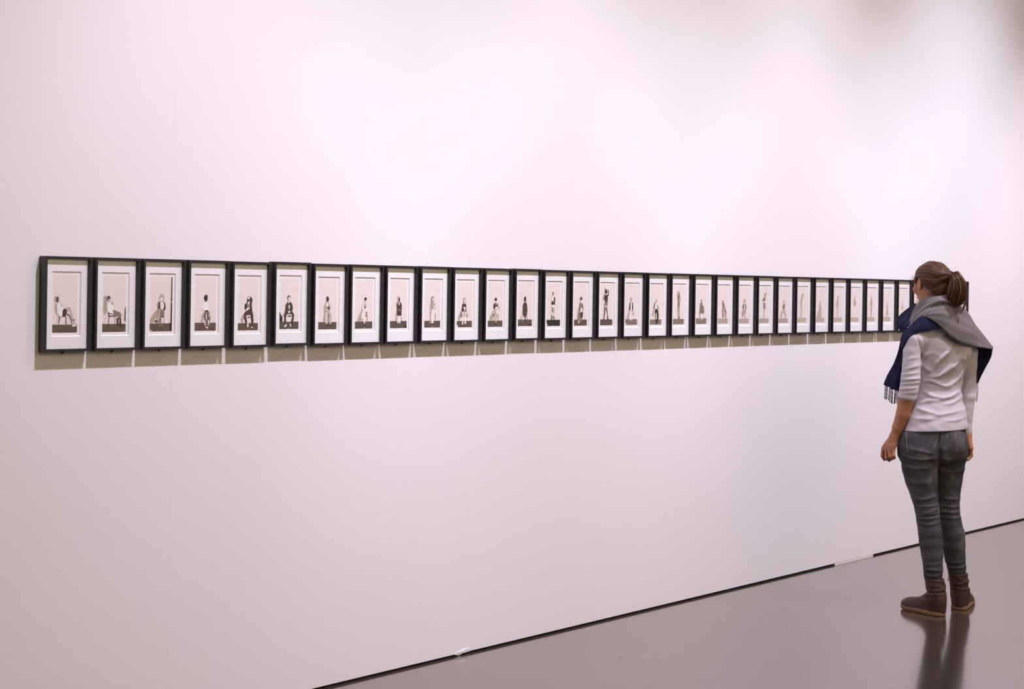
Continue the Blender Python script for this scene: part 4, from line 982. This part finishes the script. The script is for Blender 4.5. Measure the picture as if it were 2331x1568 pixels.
t.base(t.mix(t.noise(v, 150, 4, 0.7), (0.095, 0.078, 0.080, 1), (0.30, 0.262, 0.268, 1)))
t.bump(t.noise(v, 420, 3, 0.7), 0.5, 0.0015)
M_navy = mat('navy_wool', (0.020, 0.021, 0.052), 0.95, spec=0.1)
t = NT(M_navy)
v = t.coord()
t.base(t.mix(t.noise(v, 200, 3, 0.7), (0.015, 0.016, 0.040, 1), (0.030, 0.032, 0.075, 1)))
t.bump(t.noise(v, 420, 3, 0.7), 0.4, 0.0012)
M_ring = mat('silver_ring', (0.6, 0.6, 0.62), 0.25, 1.0)

# ---------------------------------------------------------------- build the visitor
VIS = thing('person', 'person with brown ponytail, lilac-grey shirt, jeans and scarf, standing before the right frames', 'person', tuple(O), RZ)
me, v_, q = net_mesh('body', body_sdf, (-0.36, -0.22, 0.012), (0.26, 0.30, 1.70), 0.0034)
body = obj('body', me, [M_skin, M_lip, M_eye, M_iris], VIS)
cen = v_[q].mean(1)
qq = (cen - HC) @ HM.T
mi = np.zeros(len(q), np.int32)
lips = (np.abs(qq[:, 0]) < 0.024) & (qq[:, 1] > 0.088) & (qq[:, 2] < -0.069) & (qq[:, 2] > -0.089)
mi[lips] = 1
for s in (-1, 1):
    e_ = np.linalg.norm((qq - np.array([s * 0.031, 0.077, -0.010])) / (0.0135, 0.0125, 0.0085), axis=1) < 1.0
    mi[e_] = 2
    mi[e_ & (np.hypot(qq[:, 0] - s * 0.031, qq[:, 2] + 0.010) < 0.0055)] = 3
me.polygons.foreach_set('material_index', mi)

me, _, _ = net_mesh('shirt', shirt_sdf, (-0.26, -0.24, 0.78), (0.24, 0.26, 1.42), 0.0036)
shirt = obj('shirt', me, M_shirt, VIS)
shirt['label'] = 'lilac-grey long-sleeved shirt, left sleeve pushed up'
me, _, _ = net_mesh('jeans', jeans_sdf, (-0.26, -0.26, 0.12), (0.24, 0.26, 1.0), 0.0036)
jeans = obj('jeans', me, M_jean, VIS)
jeans['label'] = 'faded grey skinny jeans'

def march(fn, px, py, start=-0.45):
    """first point of a garment met along a line of sight"""
    r = sight(px, py)
    r = r / np.linalg.norm(r)
    s_ = (start - CL[1]) / r[1]
    for _ in range(60):
        d_ = fn((CL + r * s_)[None])[0]
        s_ += max(-0.01, min(0.03, d_ * 0.8))
        if abs(d_) < 4e-4:
            break
    return CL + r * s_, r

def stitch(lines, rad=0.0009):
    bm = bmesh.new()
    for l in lines:
        pts = []
        for (a, b), (c_, d_) in zip(l[:-1], l[1:]):
            n_ = max(2, int(math.hypot(c_ - a, d_ - b) / 4))
            for i in range(n_):
                k = i / n_
                h_, r = march(jeans_sdf, a + (c_ - a) * k, b + (d_ - b) * k)
                pts.append(h_ - r * 0.0006)
        h_, r = march(jeans_sdf, *l[-1])
        pts.append(h_ - r * 0.0006)
        tube(bm, pts, rad, 5)
    return bm
s_ = obj('pocket_stitching', stitch([[(2062, 980), (2063.5, 1009), (2067, 1029)], [(2136, 979), (2132, 1005), (2126, 1018)], [(2157, 979), (2155, 1000)], [(2146, 979), (2144, 1000), (2139, 1020)]]), M_stitch, jeans)
s_ = obj('pocket_stitching', stitch([[(2173.5, 985.5), (2199, 984)], [(2174, 987), (2179, 1008), (2177, 1034)]]), M_stitch, jeans)
bm = bmesh.new()
h_, r = march(jeans_sdf, 2176, 988)
rr_ = bmesh.ops.create_uvsphere(bm, u_segments=10, v_segments=6, radius=0.0034)
for x_ in rr_['verts']:
    x_.co = x_.co + Vector(h_)
obj('rivet', bm, M_rivet, jeans, smooth=True)

for F_, lab in zip(FEET, ('left boot in side view, toe to the left', 'right boot seen from the heel')):
    a = F_['heel'] + F_['dir'] * 0.12
    me, _, _ = net_mesh('boot', lambda p: boot_sdf(p, F_), a + (-0.19, -0.19, 0.0), a + (0.19, 0.19, 0.24), 0.0032)
    bt = obj('boot', me, M_boot, VIS)
    bt['label'] = 'brown leather ankle boot, ' + lab
    me, _, _ = net_mesh('sole', lambda p: sole_sdf(p, F_), a + (-0.19, -0.19, -0.01), a + (0.19, 0.19, 0.045), 0.0026)
    obj('sole', me, M_sole, bt)
bm = bmesh.new()
z0 = P(2158.5, 1306, 0.045)
tube(bm, [z0, z0 + (0, 0, -0.016), z0 + (-0.002, 0, -0.034)], [0.0022, 0.0016, 0.0024], 6)
obj('zip_pull', bm, M_rivet, bt)

me, v_, q = net_mesh('hair', hair_sdf, HC + (-0.15, -0.17, -0.14), HC + (0.15, 0.15, 0.12), 0.0022, 0)
a_ = me.attributes.new('strand', 'FLOAT', 'POINT')
dv = v_ - TIE
an = np.arctan2(dv @ HRt, dv @ HUp + 1e-6)
ra = np.sqrt((dv @ HRt) ** 2 + (dv @ HUp) ** 2)
wob = 0.30 * np.sin(ra * 38) + 0.12 * np.sin(ra * 90 + 3 * an)
st = 0.40 + 0.11 * np.sin(an * 34 + wob * 9) + 0.12 * np.sin(an * 71 + wob * 13) + 0.14 * np.sin(an * 13 + wob * 5) + 0.13 * np.sin(an * 163 + wob * 7)
a_.data.foreach_set('value', np.clip(st, 0, 1).astype(np.float32))
hair = obj('hair', me, M_scalp, VIS)
hair['label'] = 'brown hair combed back to a ponytail'

rnd = random.Random(11)
# guide locks from the inner side of the tail to its outer sweep
GUIDES = [[(2161, 628, -.066), (2163, 640, -.090), (2159, 660, -.098), (2157, 682, -.092), (2158, 700, -.086)],
          [(2162, 626, -.066), (2171, 632, -.098), (2171, 655, -.108), (2167, 682, -.104), (2169, 703, -.094)],
          [(2163, 625, -.066), (2180, 628, -.098), (2184, 655, -.108), (2180, 682, -.102), (2178, 700, -.094)],
          [(2164, 624, -.066), (2184, 626, -.092), (2192, 648, -.100), (2190, 676, -.096), (2184, 696, -.090)],
          [(2165, 622, -.066), (2181, 620, -.088), (2196, 645, -.094), (2198, 672, -.092), (2194, 692, -.088)]]
bm = bmesh.new()
for i in range(300):
    g_ = rnd.random() ** 0.9 * 3.999
    k, f_ = int(g_), g_ - int(g_)
    jw = rnd.uniform(-1, 1)
    ph = math.floor(rnd.uniform(0, 9)) * 0.7
    pts = []
    ln = rnd.uniform(0.74, 1.08)
    for j in range(5):
        a, b = np.array(GUIDES[k][j]), np.array(GUIDES[k + 1][j])
        c_ = a + (b - a) * f_
        c_ = c_ + np.array([math.sin(j * 1.9 + ph), math.cos(j * 2.3 + ph) * 0.4, 0]) * (0, 1.0, 2.0, 3.0, 4.6)[j]
        sp = (0.3, 1.5, 2.0, 2.2, 2.4)[j]
        pts.append(P(c_[0] + rnd.uniform(-sp, sp) * 0.8, c_[1] + rnd.uniform(-sp, sp) * 0.6, c_[2] + jw * (0.004, 0.020, 0.026, 0.024, 0.018)[j]))
    cu = catmull(pts, 7)
    cu = cu[:max(8, int(len(cu) * min(1.0, ln)))]
    r0 = rnd.uniform(0.0014, 0.0030)
    rad = [r0 * min(1.0, 0.55 + 2.2 * (m_ / len(cu))) * (1 - max(0, (m_ / len(cu) - 0.7) / 0.3) * 0.85) for m_ in range(len(cu))]
    tube(bm, cu, rad, 5, rnd.choice((0, 0, 0, 1, 1, 2, 2, 3)))
for (o1, o2) in (((2196, 652), 0.0), ((2197, 656), 1.2), ((2195, 650), 2.0)):     # one long separate lock at the right
    for m_ in range(4):
        pts = [P(2165, 623, -.068), P(2184 + m_ * 0.4, 623 + m_, -.090), P(o1[0] + m_ * 0.5, o1[1], -.097), P(2199.5 - m_ * 0.8, 682, -.099), P(2196.5 - m_ * 0.8 - o2, 699, -.103), P(2186 + rnd.uniform(-2, 3), 713 + rnd.uniform(-2, 1), -.108)]
        cu = catmull(pts, 7)
        tube(bm, cu, [0.0024 * (1 - max(0, (n_ / len(cu) - 0.6) / 0.4) * 0.8) for n_ in range(len(cu))], 5, rnd.choice((0, 1, 3)))
pt = obj('ponytail', bm, M_hair, VIS)
pt['label'] = 'brown ponytail with loose curled ends'
bm = bmesh.new()
d_ = (P(2172, 624, -0.09) - TIE)
d_ /= np.linalg.norm(d_)
b1 = np.cross(d_, UV); b1 /= np.linalg.norm(b1)
b2 = np.cross(d_, b1)
for k in range(3):
    c_ = TIE + d_ * (0.0045 * k - 0.001)
    tube(bm, [c_ + (b1 * math.cos(x_) + b2 * math.sin(x_)) * 0.0185 for x_ in np.linspace(0, 2 * PI, 22)], 0.0036, 6)
ti = obj('hair_tie', bm, M_tie, pt)
ti['label'] = 'blue-grey hair tie'
bm = bmesh.new()
for i in range(24):                                      # wisps beside the temple
    x0, y0 = rnd.uniform(2076, 2088), rnd.uniform(626, 640)
    x1 = rnd.uniform(2069, 2078) if i < 15 else rnd.uniform(2081, 2092)
    y1 = rnd.uniform(655, 690) if i < 15 else rnd.uniform(655, 675)
    w0 = 0.03 if i < 15 else -0.012
    pts = [P(x0, y0, w0), P((x0 + x1) / 2 - rnd.uniform(0, 4), (y0 + y1) / 2 - 6, w0 + 0.004), P(x1, (y0 + 2 * y1) / 3, w0 + 0.006), P(x1 + rnd.uniform(-1, 4), y1, w0 + 0.008)]
    cu = catmull(pts, 6)
    tube(bm, cu, [0.00038 * (1 - 0.6 * n_ / len(cu)) for n_ in range(len(cu))], 4, rnd.choice((1, 3)))
for i in range(12):                                      # fly-aways on the crown
    a0 = rnd.uniform(-1.1, 1.0)
    s0 = hp(0.0, 0, 0) + (UA * 0 + np.array([math.sin(a0), 0, math.cos(a0)])) * 0.086
    e0 = s0 + np.array([rnd.uniform(0.01, 0.035), rnd.uniform(-0.02, 0.01), rnd.uniform(-0.008, 0.003)])
    tube(bm, catmull([s0, (s0 + e0) / 2 + np.array([0, 0, 0.003]), e0], 5), 0.00022, 4, rnd.choice((0, 1, 3)))
obj('loose_strands', bm, M_hair, hair)

# ring on a finger of the left hand
bm = bmesh.new()
c_ = FL[1][0] * 0.45 + FL[1][1] * 0.55
d_ = FL[1][1] - FL[1][0]; d_ /= np.linalg.norm(d_)
b1 = np.cross(d_, UV + 0.3); b1 /= np.linalg.norm(b1); b2 = np.cross(d_, b1)
tube(bm, [c_ + (b1 * math.cos(x_) + b2 * math.sin(x_)) * 0.0106 for x_ in np.linspace(0, 2 * PI, 20)], 0.0016, 6)
rg_ = obj('finger_ring', bm, M_ring, VIS)

# ---- scarf: doubled wool, grey outside and navy inside
def cover_sdf(p):
    d_ = shirt_sdf(p)
    d_ = smin(d_, cone(p, NECKB, NECKT, 0.060, 0.052), 0.03)
    return d_
def lay(px, py, offs, w=None):
    if w is not None:
        return P(px, py, w)
    h_, r = march(cover_sdf, px, py)
    return h_ - r * offs
def sheet(bm, cols, mi, n=6, th=0.005, back=None, fold=None):
    """cloth through a net of control points (list of columns), given thickness"""
    cc = [catmull(c_, n) for c_ in cols]
    m_ = len(cc[0])
    rows_ = [catmull([c_[i] for c_ in cc], n) for i in range(m_)]
    G_ = np.array(rows_)
    du = np.gradient(G_, axis=1)
    dv_ = np.gradient(G_, axis=0)
    nr = np.cross(du, dv_)
    nr /= np.maximum(np.linalg.norm(nr, axis=2, keepdims=True), 1e-9)
    if nr[..., 1].mean() > 0:
        nr = -nr
    if fold is not None:
        R0, K0 = G_.shape[:2]
        ss, tt_ = np.meshgrid(np.linspace(0, 1, R0), np.linspace(0, 1, K0), indexing='ij')
        G_ = G_ + nr * fold(ss, tt_)[..., None]
    A_ = [[bm.verts.new(x_) for x_ in r_] for r_ in G_ + nr * th / 2]
    B_ = [[bm.verts.new(x_) for x_ in r_] for r_ in G_ - nr * th / 2]
    R_, K_ = G_.shape[:2]
    for i in range(R_ - 1):
        for j in range(K_ - 1):
            for V_, m2 in ((A_, mi), (B_, mi if back is None else back)):
                f = bm.faces.new((V_[i][j], V_[i][j + 1], V_[i + 1][j + 1], V_[i + 1][j]) if V_ is A_ else (V_[i + 1][j], V_[i + 1][j + 1], V_[i][j + 1], V_[i][j]))
                f.material_index = m2
                f.smooth = True
    edge = [(i, 0) for i in range(R_)] + [(R_ - 1, j) for j in range(1, K_)] + [(i, K_ - 1) for i in range(R_ - 2, -1, -1)] + [(0, j) for j in range(K_ - 2, 0, -1)]
    for (a, b), (c_, d_) in zip(edge, edge[1:] + edge[:1]):
        f = bm.faces.new((A_[a][b], A_[c_][d_], B_[c_][d_], B_[a][b]))
        f.material_index = mi
        f.smooth = True

bm = bmesh.new()
# collar wound round the neck: a grey roll behind ...
sheet(bm, [[lay(2066, 742, .020, -.075), lay(2070, 746, .030, -.085), lay(2074, 748, .015, -.06)],
           [lay(2079, 708, .020, -.045), lay(2083, 722, .035, -.085), lay(2092, 730, .020, -.07)],
           [lay(2092, 689, .012, -.045), lay(2100, 703, .030, -.095), lay(2110, 716, .020, -.09)],
           [lay(2112, 678, .010, -.060), lay(2121, 688, .030, -.115), lay(2130, 704, .020, -.11)],
           [lay(2138, 670, .010, -.065), lay(2142, 680, .030, -.115), lay(2148, 698, .020, -.11)],
           [lay(2158, 674, .010, -.050), lay(2163, 684, .030, -.095), lay(2168, 700, .020, -.10)],
           [lay(2178, 688, .010, -.010), lay(2182, 695, .030, -.050), lay(2186, 706, .020, -.06)]], 0, 7, 0.006, 1,
      lambda s, t_: 0.006 * np.sin(s * 9.0 + t_ * 3.0) * np.sin(PI * t_) + 0.003 * np.sin(s * 19 - t_ * 6) * np.sin(PI * t_))
# ... the grey width drawn across the back to the far shoulder, its corner hanging free
sheet(bm, [[lay(2074, 738, .030, -.110), lay(2076, 741, .030, -.112), lay(2080, 743, .026, -.110)],
           [lay(2088, 720, .034, -.115), lay(2096, 723, .034, -.130), lay(2104, 721, .026, -.132)],
           [lay(2110, 703, .034, -.118), lay(2119, 714, .034, -.142), lay(2126, 731, .024, -.142)],
           [lay(2140, 693, .034, -.112), lay(2143, 714, .034, -.140), lay(2145, 747, .022, -.132)],
           [lay(2170, 690, .030, -.085), lay(2168, 722, .034, -.118), lay(2164, 766, .020, -.118)],
           [lay(2192, 698, .026, -.045), lay(2192, 738, .034, -.085), lay(2185, 780, .020, -.095)],
           [lay(2206, 715, .026, .000), lay(2211, 750, .034, -.030), lay(2206, 787, .020, -.055)],
           [lay(2220, 740, .026, .040), lay(2226, 768, .034, .020), lay(2228, 791, .020, .000)],
           [lay(2240, 765, .026, .070), lay(2244, 781, .034, .058), lay(2245, 793, .020, .045)],
           [lay(2257, 787, .026, .090), lay(2259.5, 791, .034, .086), lay(2259, 795, .020, .082)]], 0, 7, 0.005, 1,
      lambda s, t_: (0.007 * np.sin(s * 5.5 - s * t_ * 5 + t_ * 8.0) + 0.0035 * np.sin(s * 3 + t_ * 17.0 + 1.0) + 0.002 * np.sin(s * 23 + t_ * 9)) * np.sin(PI * np.clip(t_ * 0.9 + 0.05, 0, 1)) * np.sin(PI * np.clip(s * 0.9 + 0.08, 0, 1)))
# navy roll in front of the neck
sheet(bm, [[lay(2084, 690, 0, .010), lay(2068, 703, 0, .015), lay(2052, 718, 0, .010), lay(2044, 732, 0, .000), lay(2046, 745, 0, -.010), lay(2053, 755, 0, -.020)],
           [lay(2087, 698, 0, -.030), lay(2072, 711, 0, -.035), lay(2056, 724, 0, -.040), lay(2048, 736, 0, -.045), lay(2050, 747, 0, -.050), lay(2056, 756, 0, -.055)],
           [lay(2090, 706, 0, -.052), lay(2078, 720, 0, -.062), lay(2064, 731, 0, -.068), lay(2056, 741, 0, -.070), lay(2056, 750, 0, -.070), lay(2059, 757, 0, -.068)],
           [lay(2092, 716, 0, -.060), lay(2082, 728, 0, -.068), lay(2071, 738, 0, -.078), lay(2064, 747, 0, -.082), lay(2062, 754, 0, -.080), lay(2063, 760, 0, -.075)]], 1, 7, 0.006, None,
      lambda s, t_: 0.005 * np.sin(t_ * 14 + s * 3) * np.sin(PI * s))
# navy band lying over the near shoulder
sheet(bm, [[lay(2108, 714, 0, -.124), lay(2122, 727, 0, -.130), lay(2146, 745, 0, -.128)],
           [lay(2098, 719, 0, -.128), lay(2108, 736, 0, -.142), lay(2124, 750, 0, -.138)],
           [lay(2084, 730, 0, -.126), lay(2094, 743, 0, -.146), lay(2104, 754, 0, -.144)],
           [lay(2071, 743, 0, -.120), lay(2078, 751, 0, -.142), lay(2086, 759, 0, -.146)],
           [lay(2060, 753, 0, -.106), lay(2065, 760, 0, -.132), lay(2069, 768, 0, -.148)],
           [lay(2053, 765, 0, -.090), lay(2055.5, 772, 0, -.116), lay(2059, 781, 0, -.142)],
           [lay(2050, 780, 0, -.070), lay(2052, 787, 0, -.090), lay(2055, 796, 0, -.120)]], 1, 6, 0.006)
# the end hanging down in front of the near arm
sheet(bm, [[lay(2056, 758, 0, -.100), lay(2063, 762, 0, -.122), lay(2070, 770, 0, -.120)],
           [lay(2051, 775, 0, -.060), lay(2056, 778, 0, -.075), lay(2066, 785, 0, -.070)],
           [lay(2046, 800, 0, -.030), lay(2054, 803, 0, -.045), lay(2066, 805, 0, -.030)],
           [lay(2037, 828, 0, -.015), lay(2048, 832, 0, -.040), lay(2062, 834, 0, -.020)],
           [lay(2023, 855, 0, -.005), lay(2038, 858, 0, -.045), lay(2060, 862, 0, -.020)],
           [lay(2014.5, 876, 0, .000), lay(2031, 885, 0, -.045), lay(2058, 893, 0, -.020)]], 1, 7, 0.005, None,
      lambda s, t_: 0.007 * np.sin(s * 11 + t_ * 1.5) * np.clip(t_ * 2, 0, 1))
# the other end: navy inside seen under the free corner
sheet(bm, [[lay(2214, 786, 0, .050), lay(2240, 792, 0, .075), lay(2259.5, 794, 0, .095)],
           [lay(2214, 810, 0, .160), lay(2238, 812, 0, .150), lay(2256, 812, 0, .130)],
           [lay(2214, 835, 0, .170), lay(2230, 836, 0, .165), lay(2243, 837, 0, .150)],
           [lay(2216, 858, 0, .172), lay(2224, 858, 0, .170), lay(2232, 859, 0, .165)],
           [lay(2221, 871, 0, .172), lay(2224, 872, 0, .171), lay(2227, 872, 0, .170)]], 1, 6, 0.005)
scarf = obj('scarf', bm, [M_grey, M_navy], VIS)
scarf['label'] = 'two-sided wool scarf, heather grey and navy'
bm = bmesh.new()
for i in range(15):
    f_ = i / 14
    x0, y0 = 2015.5 + f_ * 34, 877 + f_ * 15.5
    w0 = -0.003 - 0.04 * math.sin(PI * f_)
    if i in (3, 8):
        continue
    e_ = rnd.uniform(-1.0, 1.0)
    ln = 31 + rnd.uniform(-4, 3)
    pts = [P(x0, y0 - 2, w0), P(x0 - 1.2 + e_ * 0.3, y0 + ln * 0.45, w0 - 0.003), P(x0 - 2.2 + e_, y0 + ln * 0.85, w0), P(x0 - 2.6 + e_, y0 + ln, w0)]
    cu = catmull(pts, 5)
    tube(bm, cu, [0.0021 + 0.0004 * math.sin(n_ * 2.1) + (0.0010 if n_ > len(cu) - 4 else 0) for n_ in range(len(cu))], 5, 0)
fr_ = obj('fringe', bm, mat('charcoal_fringe', (0.05, 0.047, 0.06), 0.95), scarf)
fr_['label'] = 'dark knotted fringe of the hanging left end'
bm = bmesh.new()
for x0 in (2223.2, 2225.6):
    tube(bm, catmull([P(x0, 870, .171), P(x0 + 0.4, 890, .172), P(x0 - 0.8, 905, .172), P(x0 - 2.0, 914, .172)], 5), 0.0014, 5, 0)
fr_ = obj('fringe', bm, bpy.data.materials['charcoal_fringe'], scarf)
fr_['label'] = 'two thin fringe threads at the right end'
LX = (2.86, 4.62, 6.47, 8.30)
BEAMS = ((1.0, 40, 150, (1.28, 1.11, 1.42)), (1.0, 60, 150, (2.20, 2.18, 2.75)), (0.5, 120, 150, (0.57, 0.54, 0.59)))
EXTRA = ((8.30, 2.75, 44, 150, (0.48, 0.50, 0.67)), (10.17, 1.0, 60, 250, (1.76, 1.55, 1.82)))
AP, AC, EXPO = 120, (1.32, 1.21, 0.90), 0.0
AX = ((-1.8, -7.7, 1), (1.4, -7.7, 1), (4.6, -7.7, 0.9), (7.8, -7.7, 0.75), (10.6, -7.7, 0.6))
# ---------------------------------------------------------------- light
def spot(x, y, z, tx, ty, tz, power, ang, col, blend=1.0, rad=0.05):
    L = bpy.data.lights.new('track_spot', 'SPOT')
    L.energy = power
    L.spot_size = math.radians(ang)
    L.spot_blend = blend
    L.color = col
    L.shadow_soft_size = rad
    o = bpy.data.objects.new('track_spot', L)
    C.objects.link(o)
    o.location = (x, y, z)
    o.rotation_euler = (Vector((tx, ty, tz)) - Vector((x, y, z))).to_track_quat('-Z', 'Y').to_euler()
    return o

def area(x, y, z, rot, sx, sy, power, col):
    L = bpy.data.lights.new('added_fill_light', 'AREA')
    L.shape = 'RECTANGLE'
    L.size, L.size_y = sx, sy
    L.energy = power
    L.color = col
    o = bpy.data.objects.new('added_fill_light', L)
    C.objects.link(o)
    o.location = (x, y, z)
    o.rotation_euler = rot
    return o

# each ceiling lamp = a lens beam plus the softer rings of the same reflector
for x in LX:
    for aim, ang, pw, colr in BEAMS:
        spot(x, -2.50, 4.95, x, 0.0, aim, pw, ang, colr, 1.0, 0.07)
for x, aim, ang, pw, colr in EXTRA:
    spot(x, -2.50, 4.95, x, 0.0, aim, pw, ang, colr, 1.0, 0.07)
for x, y, k in AX:
    area(x, y, 5.0, (math.radians(-55), 0, 0), 2.4, 0.8, AP * k, AC)      # added fill lamps, unseen, bounced off the opposite wall

w = bpy.data.worlds.new('World')
bpy.context.scene.world = w
w.use_nodes = True
w.node_tree.nodes['Background'].inputs[0].default_value = (0.5, 0.46, 0.44, 1)
w.node_tree.nodes['Background'].inputs[1].default_value = 0.2

# ---------------------------------------------------------------- camera
cam = bpy.data.cameras.new('camera')
co = bpy.data.objects.new('camera', cam)
C.objects.link(co)
cam.sensor_fit = 'HORIZONTAL'
cam.sensor_width = 36
cam.lens = 3237.0 / 2331 * 36
cam.shift_y = -(784 - 653.165) / 2331
co.matrix_world = Matrix.Translation((0, -4.2292, 1.52)) @ Matrix.Rotation(math.radians(44.3543 - 90), 4, 'Z') @ Matrix.Rotation(PI / 2, 4, 'X') @ Matrix.Rotation(0.0148, 4, 'Z')
cam.clip_start = 0.05
cam.dof.use_dof = True
cam.dof.focus_distance = 5.8
cam.dof.aperture_fstop = 5.2
sc = bpy.context.scene
sc.camera = co
sc.view_settings.view_transform = 'Standard'
sc.view_settings.look = 'None'
sc.view_settings.exposure = EXPO
sc.view_settings.gamma = 1.0
sc.view_settings.use_curve_mapping = False
sc.cycles.use_denoising = True
sc.cycles.max_bounces = 8
sc.cycles.diffuse_bounces = 5
sc.cycles.transparent_max_bounces = 12
sc.cycles.caustics_reflective = False
sc.cycles.caustics_refractive = False
